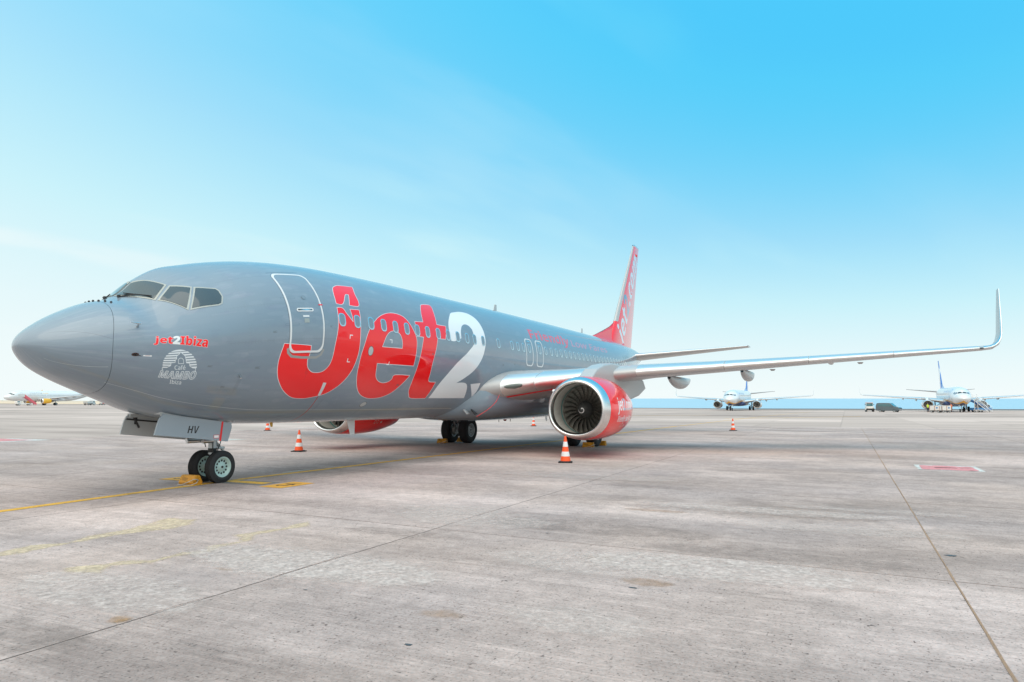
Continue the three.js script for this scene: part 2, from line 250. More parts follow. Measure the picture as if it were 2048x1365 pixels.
    const data = new Uint8Array(W * H * 4); for (let j = 0; j < H; j++) for (let i = 0; i < W; i++) { const x = lerp(x0, x1, (i + 0.5) / W), z = lerp(z0, z1, (j + 0.5) / H), e = sd(x, z) + 0.34 * soft * (fbm(x * 5 + seed, z * 5, 5) - 0.5) * 2, al = sstep(-0.25 * soft, 0.3 * soft, e) * (0.35 + 0.9 * (fbm(x * 16 + seed, z * 16, 4) - 0.15)) * strength, o = (j * W + i) * 4; const g = 255 * (0.85 + 0.3 * (fbm(x * 40, z * 40, 2) - 0.5)); data[o] = data[o + 1] = data[o + 2] = clamp(g, 0, 255); data[o + 3] = nearJoint(x, z) < 0.016 ? 0 : clamp(al, 0, 1) * 255; }
    const t = new THREE.DataTexture(data, W, H); t.magFilter = THREE.LinearFilter; t.needsUpdate = true; t.colorSpace = THREE.SRGBColorSpace;
    const mm = mat(...color, 0.9, 0, { map: t, transparent: true, specularIntensity: 0.2 }); let g = gridGeo([[V(x0, fy, z0), V(x0, fy, z1)], [V(x1, fy, z0), V(x1, fy, z1)]], false, (i, j) => [i, j]); if (g.attributes.normal.getY(0) < 0) g = flip(g); part(name, g, mm, marks);
  }
  stain('dried_spill', A, [1.0, 0.80, 0.56], 0.22, 0.9, 3); stain('dried_spill', B, [1.0, 0.80, 0.56], 0.18, 0.85, 17);
  const blob = (x, z, rx, rz) => { const o = []; for (let i = 0; i < 16; i++) { const a = i / 16 * 6.2832; o.push([x + Math.cos(a) * rx, z + Math.sin(a) * rz]); } return o; };
  [[-1.05, 6.5, 0.1, 0.2, 0.8], [-1.55, 6.6, 0.05, 0.1, 0.7], [-3.1, 7.2, 0.05, 0.08, 0.8], [0.6, 9.9, 0.09, 0.2, 0.45], [-0.2, 10.6, 0.12, 0.25, 0.4], [4.2, 9.6, 0.12, 0.5, 0.4], [-1.9, 9.4, 0.1, 0.2, 0.35]].forEach(([x, z, rx, rz, k], i) => stain('rust_stain', blob(x, z, rx, rz), [0.62, 0.38, 0.21], 0.16, k, 31 + i * 7));
  [[2.4, 9.3, 0.5, 1.6, 0.4], [1.5, 11.6, 0.35, 1.4, 0.4], [4.6, 10.9, 0.4, 1.9, 0.35], [-3.6, 7.0, 0.3, 0.6, 0.5], [0.9, 7.1, 0.25, 0.9, 0.4]].forEach(([x, z, rx, rz, k], i) => stain('oil_stain', blob(x, z, rx, rz), [0.36, 0.30, 0.275], 0.5, k * 0.75, 131 + i * 9));
  [[0.3, 9.9, 0.5, 1.3, 0.5], [2.9, 6.6, 0.45, 1.0, 0.5], [-1.2, 7.1, 0.5, 1.1, 0.45], [3.6, 12.2, 0.35, 1.5, 0.45], [-1.6, 10.4, 0.3, 0.7, 0.5], [-1.0, 7.2, 0.55, 1.7, 0.75], [-2.6, 6.3, 0.5, 1.2, 0.6], [0.6, 11.1, 0.5, 1.5, 0.7], [4.9, 11.2, 0.35, 2.0, 0.6], [5.6, 12.6, 0.2, 1.4, 0.5], [2.2, 7.4, 0.6, 1.3, 0.5], [8.5, 6.8, 0.5, 2.2, 0.4]].forEach(([x, z, rx, rz, k], i) => stain('scoured_patch', blob(x, z, rx, rz), [1.0, 0.85, 0.79], 0.5, k, 231 + i * 9));
  const tar = mat(0.07, 0.08, 0.09, 0.7);
  [[-0.45, 10.55, 0.02, 0.05], [-2.6, 3.1, 0.03, 0.03], [2.4, 13.35, 0.05, 0.06], [-2.6, 9.55, 0.02, 0.03], [0.35, 9.2, 0.012, 0.02], [1.7, 8.8, 0.012, 0.03], [-1.8, 7.9, 0.01, 0.02]].forEach(([x, z, a, b], i) => part('tar_spot', flatShape(blob(x, z, a, b).map(([p, q], k) => [p + a * 0.5 * (hash(i, k) - 0.5), q + b * 0.5 * (hash(k, i) - 0.5)]), 0.003), tar, marks));
}
{ // sea below the apron and a sandy bank beyond the far left of the field
  const f2 = new THREE.Vector2(FWD.x, FWD.z).normalize(), r2 = new THREE.Vector2(-f2.y, f2.x);
  const rows = []; for (const d of [300, 800, 1600, 2600, 4200, 7000, 12000, 20000, 34000]) { const row = []; for (let s = 0; s <= 12; s++) { const l = lerp(-0.1, 1.5, s / 12) * d; row.push(V(-6.8 + f2.x * d + r2.x * l, -42 + 0.0087 * d, 12.4 + f2.y * d + r2.y * l)); } rows.push(row); }
  const waves = dataTexture(512, 512, (i, j) => { const u = i / 512, v = j / 512, g = 128 + 150 * (fbmP(u * 12, v * 30, 12, 30, 5) - 0.5); return [g, g, g]; }, false);
  let g = gridGeo(rows, false, (i, j, q) => [q.x / 160, q.z / 160]); if (g.attributes.normal.getY(0) < 0) g = flip(g);
  const sea = part('sea', g, mat(0.36, 0.52, 0.62, 0.42, 0, { bumpMap: waves, bumpScale: 1.2, ior: 1.33 }), scene); sea.userData.kind = 'structure';  // haze over the water is put into this pale base colour
  const bk = []; for (let i = 0; i <= 40; i++) { const z = lerp(-900, -160, i / 40), h = 2.2 + 1.4 * fbm(z * 0.02, 3, 3); bk.push([[262, -3], [268, 0.5 * h], [276, h], [300, h * 1.05], [360, h]].map(([x, y]) => V(x, y + groundY(z) - 1.3 + (z > -230 ? (z + 230) * -0.05 : 0), z))); }
  let b = gridGeo(bk); if (b.attributes.normal.getY(10) < 0) b = flip(b);
  const bank = part('sandy_bank', b, mat(0.62, 0.50, 0.38, 1), scene); bank.userData.kind = 'structure';
}

// ------------------------------------------------------------------ airliner toolkit
function pchip(X, Y) {
  const n = X.length, h = [], d = [], m = new Array(n).fill(0);
  for (let i = 0; i < n - 1; i++) { h.push(X[i + 1] - X[i]); d.push((Y[i + 1] - Y[i]) / h[i]); }
  m[0] = d[0]; m[n - 1] = d[n - 2];
  for (let i = 1; i < n - 1; i++) if (d[i - 1] * d[i] > 0) { const a = 2 * h[i] + h[i - 1], b = h[i] + 2 * h[i - 1]; m[i] = (a + b) / (a / d[i - 1] + b / d[i]); }
  return (x) => { x = clamp(x, X[0], X[n - 1]); let i = 0; while (i < n - 2 && x >= X[i + 1]) i++; const t = (x - X[i]) / h[i], u = 1 - t; return (1 + 2 * t) * u * u * Y[i] + t * u * u * h[i] * m[i] + t * t * (3 - 2 * t) * Y[i + 1] + t * t * (t - 1) * h[i] * m[i + 1]; };
}
const table = (rows) => { const f = pchip(rows.map((r) => Math.sqrt(r[0])), rows.map((r) => r[1])); return (x) => f(Math.sqrt(Math.max(x, 0))); };
class Loft { // fuselage surface: x along the body, th 0 crown .. pi keel on the port side, negative to starboard
  constructor(t) { this.crown = table(t.crown); this.keel = table(t.keel); this.half = table(t.half); this.mid = table(t.mid); this.pow = table(t.pow || [[0, 2], [40, 2]]); this.length = t.crown[t.crown.length - 1][0]; }
  at(x, th) { const c = Math.cos(th), s = Math.sin(th), y = this.mid(x), a = c > 0 ? this.crown(x) - y : y - this.keel(x), p = c > 0 ? this.pow(x) : 2, e = p > 1.999 ? 1 : Math.pow(Math.pow(Math.abs(c), p) + Math.pow(Math.abs(s), p), -1 / p); return V(x, y + a * c * e, this.half(x) * s * e); }
  normal(x, th) {
    const e = 0.004, x0 = Math.max(0.0005, x - e), x1 = Math.min(this.length, x + e);
    const dx = this.at(x1, th).sub(this.at(x0, th)), dt = this.at(x, th + 0.002).sub(this.at(x, th - 0.002)); return dt.cross(dx).normalize();
  }
  off(x, th, o) { return this.at(x, th).addScaledVector(this.normal(x, th), o); }
  stations(x0, x1) { const o = [x0]; let x = x0; while (x < x1) { const s = x < 0.12 ? 0.012 : x < 0.5 ? 0.035 : x < 3 ? 0.07 : x < 8 ? 0.16 : x > this.length - 4 ? 0.22 : 0.45; x += s; if (x < x1 - s * 0.3) o.push(x); } o.push(x1); return o; }
  skin(x0, x1, th0, th1, uv, nt = 64, x0f, hole) {
    const xs = this.stations(x0, x1), p = [], n = [], u = [], ix = [];
    xs.forEach((xx) => { for (let j = 0; j <= nt; j++) { const th = lerp(th0, th1, j / nt), x = x0f ? lerp(x0f(th), x1, (xx - x0) / (x1 - x0)) : xx, q = this.at(x, th), m = this.normal(x, th), w = uv(x, th); p.push(q.x, q.y, q.z); n.push(m.x, m.y, m.z); u.push(w[0], w[1]); } });
    const W = nt + 1, out = th1 > th0; for (let i = 0; i < xs.length - 1; i++) for (let j = 0; j < nt; j++) { if (hole && hole(xs[i], xs[i + 1], Math.abs(lerp(th0, th1, j / nt)))) continue; const a = i * W + j, b = a + W, t = [a, a + 1, b, b, a + 1, b + 1]; ix.push(...(out ? t : t.reverse())); }
    const g = new THREE.BufferGeometry(); g.setAttribute('position', new THREE.Float32BufferAttribute(p, 3)); g.setAttribute('normal', new THREE.Float32BufferAttribute(n, 3)); g.setAttribute('uv', new THREE.Float32BufferAttribute(u, 2)); g.setIndex(ix); return g;
  }
  patch(poly, off, sub = 2, uv) { // filled panel lying on the surface
    const s = poly.map(([x, t]) => new THREE.Vector2(x, t * 1.88)), tri = THREE.ShapeUtils.triangulateShape(s, []), p = [], n = [], u = [];
    const put = (a) => { const th = a.y / 1.88, q = this.off(a.x, th, off), m = this.normal(a.x, th), w = uv ? uv(a.x, th) : [a.x, th]; p.push(q.x, q.y, q.z); n.push(m.x, m.y, m.z); u.push(w[0], w[1]); };
    const go = (a, b, c, k) => { if (!k) { const q = [a, b, c].map((w) => this.at(w.x, w.y / 1.88)), m = this.normal(a.x, a.y / 1.88); (q[1].clone().sub(q[0]).cross(q[2].clone().sub(q[0])).dot(m) > 0 ? [a, b, c] : [a, c, b]).forEach(put); return; } const x = a.clone().lerp(b, 0.5), y = b.clone().lerp(c, 0.5), z = c.clone().lerp(a, 0.5); go(a, x, z, k - 1); go(x, b, y, k - 1); go(z, y, c, k - 1); go(x, y, z, k - 1); };
    for (const [a, b, c] of tri) go(s[a], s[b], s[c], sub);
    const g = new THREE.BufferGeometry(); g.setAttribute('position', new THREE.Float32BufferAttribute(p, 3)); g.setAttribute('normal', new THREE.Float32BufferAttribute(n, 3)); g.setAttribute('uv', new THREE.Float32BufferAttribute(u, 2)); return g;
  }
  ring(outer, inner, hi, lo = 0.0005) { // raised frame between two outlines
    [outer, inner] = densify(outer, inner); const rows = []; for (let i = 0; i <= outer.length; i++) { const o = outer[i % outer.length], k = inner[i % inner.length]; rows.push([this.off(o[0], o[1], lo), this.off(o[0], o[1], hi), this.off(k[0], k[1], hi), this.off(k[0], k[1], lo)]); }
    const g = gridGeo(rows).toNonIndexed(); g.computeVertexNormals(); return orient(g, (q) => this.normal(q.x, Math.atan2(q.z, 0.001)), this);
  }
}
function orient(g) { return g; }
function densify(A, B) { const a = [], b = [], n = A.length; for (let i = 0; i < n; i++) { const p = A[i], q = A[(i + 1) % n], r = B[i], t = B[(i + 1) % n], k = Math.max(1, Math.ceil(Math.hypot(q[0] - p[0], (q[1] - p[1]) * 1.88) / 0.09)); for (let j = 0; j < k; j++) { const f = j / k; a.push([lerp(p[0], q[0], f), lerp(p[1], q[1], f)]); b.push([lerp(r[0], t[0], f), lerp(r[1], t[1], f)]); } } return [a, b]; }
function roundRect(x0, x1, t0, t1, r, n = 5) { const rt = r / 1.88, o = []; for (const [cx, ct, a0] of [[x1 - r, t0 + rt, -90], [x1 - r, t1 - rt, 0], [x0 + r, t1 - rt, 90], [x0 + r, t0 + rt, 180]]) for (let i = 0; i <= n; i++) { const a = (a0 + 90 * i / n) * Math.PI / 180; o.push([cx + r * Math.cos(a), ct + rt * Math.sin(a)]); } return o; }

function airfoil(n = 20) { // closed loop of [chord, thickness], upper surface trailing edge -> leading edge -> lower surface
  const o = [], th = (x) => 5 * (0.2969 * Math.sqrt(x) - 0.126 * x - 0.3516 * x * x + 0.2843 * x ** 3 - 0.1036 * x ** 4);
  for (let i = 0; i <= n; i++) { const x = (1 + Math.cos(Math.PI * i / n)) / 2; o.push([x, th(x), 1]); }
  for (let i = 1; i < n; i++) { const x = (1 - Math.cos(Math.PI * i / n)) / 2; o.push([x, -th(x), -1]); }
  return o;
}
const FOIL = airfoil(22);
// section: x, y, z of the leading edge, c chord, t thickness ratio, roll (rad, 0 = flat wing, pi/2 = upright), drop = trailing edge height change
const foilLoop = (s, foil = FOIL, grow = 0) => foil.map(([x, h]) => { const k = h * s.c * s.t + Math.sign(h) * grow * (x > 0.001 ? 1 : 0); const camber = 0.02 * s.c * Math.sin(Math.PI * x) * (s.camber ?? 1); const e = k + camber; return V(s.x + x * s.c - (x < 0.002 ? grow : 0), s.y + (s.drop || 0) * x + e * Math.cos(s.roll || 0), s.z - e * Math.sin(s.roll || 0)); });
function loftFoils(secs, capEnd = true, uv) {
  const rows = secs.map((s) => foilLoop(s)); let g = gridGeo(rows, true, uv); const c = []; if (capEnd) c.push(capFan(rows[rows.length - 1], rows[rows.length - 1][0].clone().sub(rows[0][0])));
  const v = rows[0], test = v[10].clone(); // make normals point outwards
  const ctr = v.reduce((a, b) => a.add(b), V(0, 0, 0)).multiplyScalar(1 / v.length); const nn = new THREE.Vector3().fromBufferAttribute(g.attributes.normal, 10); if (nn.dot(test.sub(ctr)) < 0) flip(g);
  return capEnd ? merge(g, c) : g;
}
function slatGeo(s0, s1, from = 0.10, grow = 0.006, steps = 6, secAt) { // shell wrapped round the leading edge
  const rows = []; for (let i = 0; i <= steps; i++) { const s = secAt(lerp(s0, s1, i / steps)); rows.push(foilLoop(s, FOIL.filter((f) => f[0] <= (f[2] > 0 ? from : from * 0.55)), grow)); }
  let g = gridGeo(rows); const n = new THREE.Vector3().fromBufferAttribute(g.attributes.normal, Math.floor(rows[0].length / 2)); if (n.x > 0) flip(g); return g;
}
const secLerp = (S) => (z) => { let i = 0; while (i < S.length - 2 && z > S[i + 1].z) i++; const a = S[i], b = S[i + 1], t = clamp((z - a.z) / (b.z - a.z), 0, 1), o = {}; for (const k of ['x', 'y', 'z', 'c', 't', 'drop', 'roll', 'camber']) o[k] = lerp(a[k] ?? (k === 'camber' ? 1 : 0), b[k] ?? (k === 'camber' ? 1 : 0), t); return o; };

// shared materials
const M = {
  silver: mat(0.215, 0.27, 0.325, 0.38, 0, { specularIntensity: 0.25, clearcoat: 1, clearcoatRoughness: 0.04 }),
  wingGrey: mat(0.46, 0.46, 0.46, 0.45, 0.1, { clearcoat: 0.5, clearcoatRoughness: 0.15 }),
  chrome: mat(0.80, 0.79, 0.78, 0.22, 1), chromeDull: mat(0.78, 0.77, 0.76, 0.44, 1),
  red: mat(0.93, 0.006, 0.010, 0.32, 0, { specularIntensity: 0.2, clearcoat: 1, clearcoatRoughness: 0.03 }),
  glass: mat(0.008, 0.022, 0.03, 0.05, 0, { clearcoat: 1, clearcoatRoughness: 0.02, specularIntensity: 1 }),
  cabinGlass: mat(0.20, 0.24, 0.28, 0.12, 0, { clearcoat: 1, clearcoatRoughness: 0.03 }),
  frame: mat(0.40, 0.41, 0.38, 0.4, 0.3), frameBright: mat(0.72, 0.74, 0.75, 0.22, 0.9),
  white: mat(0.74, 0.74, 0.74, 0.35, 0, { clearcoat: 0.7, clearcoatRoughness: 0.08 }), dark: mat(0.03, 0.03, 0.032, 0.7), rubber: mat(0.022, 0.022, 0.024, 0.82), rubberWorn: mat(0.035, 0.035, 0.036, 0.9),
  gearGrey: mat(0.52, 0.55, 0.56, 0.4, 0.2), mint: mat(0.42, 0.56, 0.53, 0.45, 0.1), steel: mat(0.62, 0.62, 0.62, 0.28, 1), hose: mat(0.05, 0.05, 0.05, 0.6),
  duct: mat(0.42, 0.41, 0.38, 0.5, 0.2), blade: mat(0.34, 0.32, 0.29, 0.36, 0.8), hub: mat(0.05, 0.05, 0.05, 0.5, 0.3), teal: mat(0.10, 0.26, 0.25, 0.6), nozzle: mat(0.42, 0.36, 0.30, 0.35, 1),
  yellow: mat(0.80, 0.43, 0.02, 0.4, 0, { clearcoat: 0.6 }), navy: mat(0.02, 0.06, 0.20, 0.35, 0, { clearcoat: 0.8 }), skyBlue: mat(0.06, 0.30, 0.72, 0.35, 0, { clearcoat: 0.8 }),
  lamp: mat(0.55, 0.58, 0.52, 0.12, 0.4, { clearcoat: 1 }), redLens: mat(0.55, 0.01, 0.01, 0.15, 0, { clearcoat: 1 }),
};

const B737 = {
  crown: [[0, 2.66], [0.03, 2.765], [0.1, 2.87], [0.3, 3.05], [0.7, 3.31], [1.1, 3.505], [1.5, 3.63], [1.72, 3.77], [2.05, 4.10], [2.5, 4.385], [3, 4.545], [3.6, 4.71], [4.4, 4.875], [5.4, 5.005], [6.6, 5.095], [8, 5.145], [10, 5.19], [28, 5.30], [31, 5.30], [34, 5.25], [36.5, 5.14], [38.0, 4.93], [38.3, 4.78]],
  pow: [[0, 2], [1.25, 2], [1.7, 1.62], [2.2, 1.5], [2.8, 1.62], [3.6, 1.86], [4.6, 2], [38.3, 2]],
  keel: [[0, 2.66], [0.03, 2.58], [0.1, 2.48], [0.3, 2.28], [0.7, 2.07], [1.1, 1.91], [1.6, 1.72], [2.2, 1.50], [3, 1.35], [4, 1.255], [5.5, 1.22], [7, 1.215], [10, 1.22], [25, 1.33], [26.5, 1.42], [28.5, 1.7], [31, 2.3], [34, 3.15], [36.5, 3.9], [38.0, 4.4], [38.3, 4.6]],
  half: [[0, 0], [0.03, 0.2], [0.1, 0.36], [0.3, 0.60], [0.7, 0.90], [1.1, 1.12], [1.6, 1.33], [2.2, 1.51], [3, 1.67], [4, 1.79], [5.5, 1.87], [7, 1.88], [25, 1.88], [28, 1.80], [31, 1.52], [34, 1.08], [36.5, 0.66], [38.0, 0.35], [38.3, 0.15]],
  mid: [[0, 2.66], [0.3, 2.66], [0.7, 2.68], [1.5, 2.75], [2.5, 2.9], [4, 3.15], [6, 3.35], [8, 3.38], [10, 3.39], [25, 3.49], [28, 3.62], [31, 3.9], [34, 4.25], [36.5, 4.55], [38.3, 4.72]],
};
const loft7 = new Loft(B737);
const A320 = {
  crown: [[0, 3.15], [0.04, 3.34], [0.15, 3.52], [0.5, 3.83], [1.0, 4.12], [1.5, 4.42], [2.1, 4.82], [2.8, 5.22], [3.6, 5.55], [4.6, 5.78], [6, 5.88], [24, 5.88], [30, 5.86], [35, 5.7], [37.2, 5.5], [37.57, 5.3]],
  keel: [[0, 3.15], [0.04, 2.98], [0.15, 2.82], [0.5, 2.5], [1.0, 2.24], [1.8, 2.0], [3, 1.83], [5, 1.75], [7, 1.74], [24, 1.74], [27, 2.05], [30, 2.75], [34, 3.9], [37.2, 4.8], [37.57, 5.0]],
  half: [[0, 0], [0.04, 0.24], [0.15, 0.46], [0.5, 0.88], [1.0, 1.22], [1.8, 1.55], [3, 1.82], [5, 1.96], [7, 1.98], [24, 1.98], [28, 1.85], [32, 1.35], [35, 0.85], [37.2, 0.4], [37.57, 0.2]],
  mid: [[0, 3.15], [1, 3.25], [2.5, 3.5], [5, 3.78], [7, 3.81], [24, 3.81], [28, 4.1], [32, 4.7], [37.57, 5.15]],
};
const loftA = new Loft(A320);

const WING7 = [
  { z: 1.0, x: 12.9, y: 2.08, c: 8.4, t: 0.15, drop: -0.1 }, { z: 1.9, x: 13.65, y: 2.22, c: 7.65, t: 0.145, drop: -0.08 }, { z: 3.4, x: 15.1, y: 2.45, c: 6.2, t: 0.13, drop: -0.05 }, { z: 4.83, x: 16.45, y: 2.68, c: 4.95, t: 0.125, drop: -0.02 }, { z: 5.7, x: 17.03, y: 2.79, c: 4.5, t: 0.12 },
  { z: 8.0, x: 18.28, y: 2.96, c: 3.8, t: 0.115 }, { z: 11, x: 19.84, y: 3.20, c: 3.0, t: 0.11 }, { z: 14, x: 21.4, y: 3.44, c: 2.3, t: 0.11 }, { z: 16.9, x: 22.9, y: 3.67, c: 1.68, t: 0.105 }];
const LET7 = [{ z: 16.9, x: 22.9, y: 3.67, c: 1.68, t: 0.105 }, { z: 17.2, x: 23.08, y: 3.72, c: 1.58, t: 0.10, roll: 0.35, camber: 0.5 }, { z: 17.40, x: 23.26, y: 3.85, c: 1.46, t: 0.09, roll: 0.8, camber: 0 }, { z: 17.52, x: 23.45, y: 4.05, c: 1.32, t: 0.085, roll: 1.15, camber: 0 }, { z: 17.59, x: 23.62, y: 4.32, c: 1.2, t: 0.08, roll: 1.38, camber: 0 }, { z: 17.66, x: 24.1, y: 5.2, c: 0.86, t: 0.08, roll: 1.49, camber: 0 }, { z: 17.73, x: 24.55, y: 6.02, c: 0.52, t: 0.08, roll: 1.49, camber: 0 }];
const STAB7 = [{ z: 0.3, x: 33.7, y: 4.52, c: 4.1, t: 0.09, camber: -0.5 }, { z: 7.1, x: 37.45, y: 5.20, c: 1.35, t: 0.09, camber: -0.5 }];
// fin sections run upwards: planar loft in y
const finSec = (y, x, c, t) => ({ y, x, c, t, z: 0, roll: Math.PI / 2, camber: 0 });
const FIN7 = [finSec(5.0, 31.9, 4.7, 0.10), finSec(6.54, 33.10, 4.0, 0.10), finSec(9.3, 35.28, 2.72, 0.10), finSec(12.1, 37.48, 1.42, 0.10)];

function halfFoilGeo(secs, side, uv) { // one face of an upright fin; side +1 port (+z)
  const foil = []; for (let i = 0; i <= 22; i++) { const x = (1 - Math.cos(Math.PI * i / 22)) / 2; foil.push(x); }
  const th = (x) => 5 * (0.2969 * Math.sqrt(x) - 0.126 * x - 0.3516 * x * x + 0.2843 * x ** 3 - 0.1036 * x ** 4);
  const rows = []; for (let k = 0; k <= 30; k++) { const y = lerp(secs[0].y, secs[secs.length - 1].y, k / 30); let i = 0; while (i < secs.length - 2 && y > secs[i + 1].y) i++; const a = secs[i], b = secs[i + 1], t = (y - a.y) / (b.y - a.y), x = lerp(a.x, b.x, t), c = lerp(a.c, b.c, t), q = lerp(a.t, b.t, t); rows.push(foil.map((f) => V(x + f * c, y, side * th(f) * c * q))); }
  let g = gridGeo(rows, false, uv ? (i, j, q) => uv(q) : undefined); const n = new THREE.Vector3().fromBufferAttribute(g.attributes.normal, 15 * 23 + 11); if (n.z * side < 0) flip(g); return g;
}
function dorsalGeo(pts, base, hw) { // fillet ahead of the fin: ridge line pts [x, y], half width at the foot
  const rows = pts.map(([x, y], i) => { const f = hw * (0.25 + 0.75 * i / (pts.length - 1)), b = base(x); const r = []; for (let j = 0; j <= 12; j++) { const s = j / 6 - 1, k = 1 - Math.abs(s); r.push(V(x, lerp(b, y, Math.pow(k, 1.4)), s * f * (0.35 + 0.65 * Math.abs(s)))); } return r; });
  let g = gridGeo(rows); const n = new THREE.Vector3().fromBufferAttribute(g.attributes.normal, 13 * 2 + 9); if (n.z < 0) flip(g); return g;
}
function nacelleSkin(prof, flat, uv, nphi = 64, phi0 = 0, phi1 = 2 * Math.PI) { // prof [x, r]; phi 0 top, pi/2 port
  const rows = prof.map(([x, r]) => { const row = []; for (let i = 0; i <= nphi; i++) { const ph = lerp(phi0, phi1, i / nphi), c = Math.cos(ph), k = 1 - flat * Math.pow(Math.max(0, -c), 2) + flat * 0.35 * Math.pow(Math.abs(Math.sin(ph)), 4) * (c < 0 ? 1 : 0); row.push(V(x, r * c * k, r * Math.sin(ph) * (1 + flat * 0.15 * Math.abs(Math.sin(ph))))); } return row; });
  let g = gridGeo(rows, false, uv ? (i, j, q) => uv(q, lerp(phi0, phi1, j / nphi)) : undefined); g = mergeVertices(g, 1e-5); g.computeVertexNormals(); return g;
}
function outward(g, sign = 1) { const p = g.attributes.position, n = g.attributes.normal; let s = 0; for (let i = 0; i < p.count; i++) s += p.getY(i) * n.getY(i) + p.getZ(i) * n.getZ(i); return s * sign < 0 ? flip(g) : g; }

function engineGeos(k = 1) {
  const P = (a) => a.map(([x, r]) => [x * k, r * k]);
  const lipOut = [[0.345, 1.014], [0.28, 1.0], [0.18, 0.975], [0.09, 0.945], [0.035, 0.915], [0.005, 0.885], [0, 0.868], [0.006, 0.85], [0.03, 0.83], [0.08, 0.808], [0.16, 0.79]];
  const cowl = [[0.348, 1.016], [0.5, 1.04], [0.7, 1.055], [1.05, 1.072], [1.45, 1.078], [1.9, 1.066], [2.35, 1.03], [2.8, 0.965], [3.2, 0.885], [3.5, 0.815], [3.52, 0.79], [3.3, 0.76]];
  const blade = []; { const rows = []; for (let i = 0; i <= 6; i++) { const r = lerp(0.26, 0.772, i / 6), tw = lerp(0.35, 1.12, i / 6), ch = lerp(0.16, 0.27, i / 6), sw = 0.05 * Math.sin(i / 6 * 3.1); const ring = []; for (const [s, t] of [[-1, 0], [0, 0.012], [1, 0], [0, -0.012]]) { const a = s * ch / 2; ring.push(V(Math.cos(tw) * a - Math.sin(tw) * t + 0.0, r, Math.sin(tw) * a + Math.cos(tw) * t + sw)); } rows.push(ring); } const g = gridGeo(rows, true).toNonIndexed(); g.computeVertexNormals(); g.translate(0.98, 0, 0); g.scale(k, k, k); blade.push(g); }
  const cone = new THREE.LatheGeometry([[0.27, 0.0], [0.262, 0.05], [0.235, 0.13], [0.18, 0.24], [0.10, 0.345], [0.04, 0.39], [0.0, 0.40]].map(([r, y]) => new THREE.Vector2(r * k, y * k)), 32).rotateZ(Math.PI / 2).translate(0.94 * k, 0, 0);
  const sw = []; for (let i = 0; i <= 30; i++) { const a = -0.6 + i / 30 * 5.4, r = 0.02 + 0.13 * Math.pow(i / 30, 1.2), y = 0.40 - r * r * 6.5 - 0.05 * r; sw.push(V(0.94 - y - 0.012, r * Math.cos(a), r * Math.sin(a)).multiplyScalar(k)); }
  return {
    lip: outward(nacelleSkin(P(lipOut), 0.085)), cowl: (uv) => outward(nacelleSkin(P(cowl), 0.085, uv)),
    duct: outward(nacelleSkin(P([[0.16, 0.79], [0.3, 0.778], [0.6, 0.78], [0.86, 0.79], [1.25, 0.80], [2.3, 0.80]]), 0.0), -1), band: outward(nacelleSkin(P([[0.74, 0.772], [0.84, 0.775]]), 0.0), -1),
    back: new THREE.CircleGeometry(0.8 * k, 40).rotateY(-Math.PI / 2).translate(2.25 * k, 0, 0), blade: blade[0], cone, swirl: tube(sw, 0.013 * k, 40, 6),
    core: outward(nacelleSkin(P([[3.1, 0.62], [3.6, 0.60], [4.1, 0.52], [4.55, 0.43], [4.56, 0.40], [4.2, 0.40]]), 0)), plug: new THREE.LatheGeometry([[0.34, 0], [0.3, 0.4], [0.2, 0.75], [0.08, 1.0], [0, 1.05]].map(([r, y]) => new THREE.Vector2(r * k, y * k)), 24).rotateZ(-Math.PI / 2).translate(4.1 * k, 0, 0),
  };
}
const tyreProfile = (R, w, rim) => { const h = w / 2, o = []; o.push([rim, -h * 0.72], [rim + 0.02, -h * 0.86], [lerp(rim, R, 0.45), -h], [R - 0.07, -h * 0.93], [R - 0.022, -h * 0.75]); const gr = [-0.5, -0.17, 0.17, 0.5]; o.push([R - 0.004, -h * 0.62]); for (const g of gr) o.push([R, g * h - 0.018], [R - 0.012, g * h - 0.01], [R - 0.012, g * h + 0.01], [R, g * h + 0.018]); o.push([R - 0.004, h * 0.62], [R - 0.022, h * 0.75], [R - 0.07, h * 0.93], [lerp(rim, R, 0.45), h], [rim + 0.02, h * 0.86], [rim, h * 0.72]); return o; };
function wheelGeos(R, w, rim, holes) {
  const tyre = latheZ(tyreProfile(R, w, rim), 48), h = w / 2, pcs = [latheZ([[rim + 0.004, -h * 0.8], [rim + 0.012, -h * 0.86], [rim - 0.02, -h * 0.8], [rim - 0.035, -h * 0.5], [rim - 0.05, -h * 0.42], [rim * 0.42, -h * 0.34], [rim * 0.36, -h * 0.62], [0, -h * 0.62]].reverse(), 36), latheZ([[0, h * 0.62], [rim * 0.36, h * 0.62], [rim * 0.42, h * 0.34], [rim - 0.05, h * 0.42], [rim - 0.035, h * 0.5], [rim - 0.02, h * 0.8], [rim + 0.012, h * 0.86], [rim + 0.004, h * 0.8]].reverse(), 36)];
  const dk = []; for (const s of [-1, 1]) { for (let i = 0; i < holes; i++) { const a = i / holes * 6.2832; dk.push(tf(new THREE.CylinderGeometry(rim * 0.115, rim * 0.115, 0.012, 10).rotateX(Math.PI / 2), Math.cos(a) * rim * 0.66, Math.sin(a) * rim * 0.66, s * h * 0.385)); } dk.push(tf(new THREE.CylinderGeometry(rim * 0.12, rim * 0.12, 0.02, 12).rotateX(Math.PI / 2), 0, 0, s * h * 0.66)); }
  return { tyre, rim: merge(pcs), bolts: merge(dk) };
}
const noseWheel = wheelGeos(0.343, 0.20, 0.205, 12), mainWheel = wheelGeos(0.56, 0.42, 0.275, 9);
function addWheel(jet, name, g, x, y, z, rimMat, tyreMat = M.rubber) { const t = part(name, g.tyre, tyreMat, jet); t.position.set(x, y, z); part('rim', g.rim, rimMat, t); part('rim_holes', g.bolts, M.dark, t); return t; }

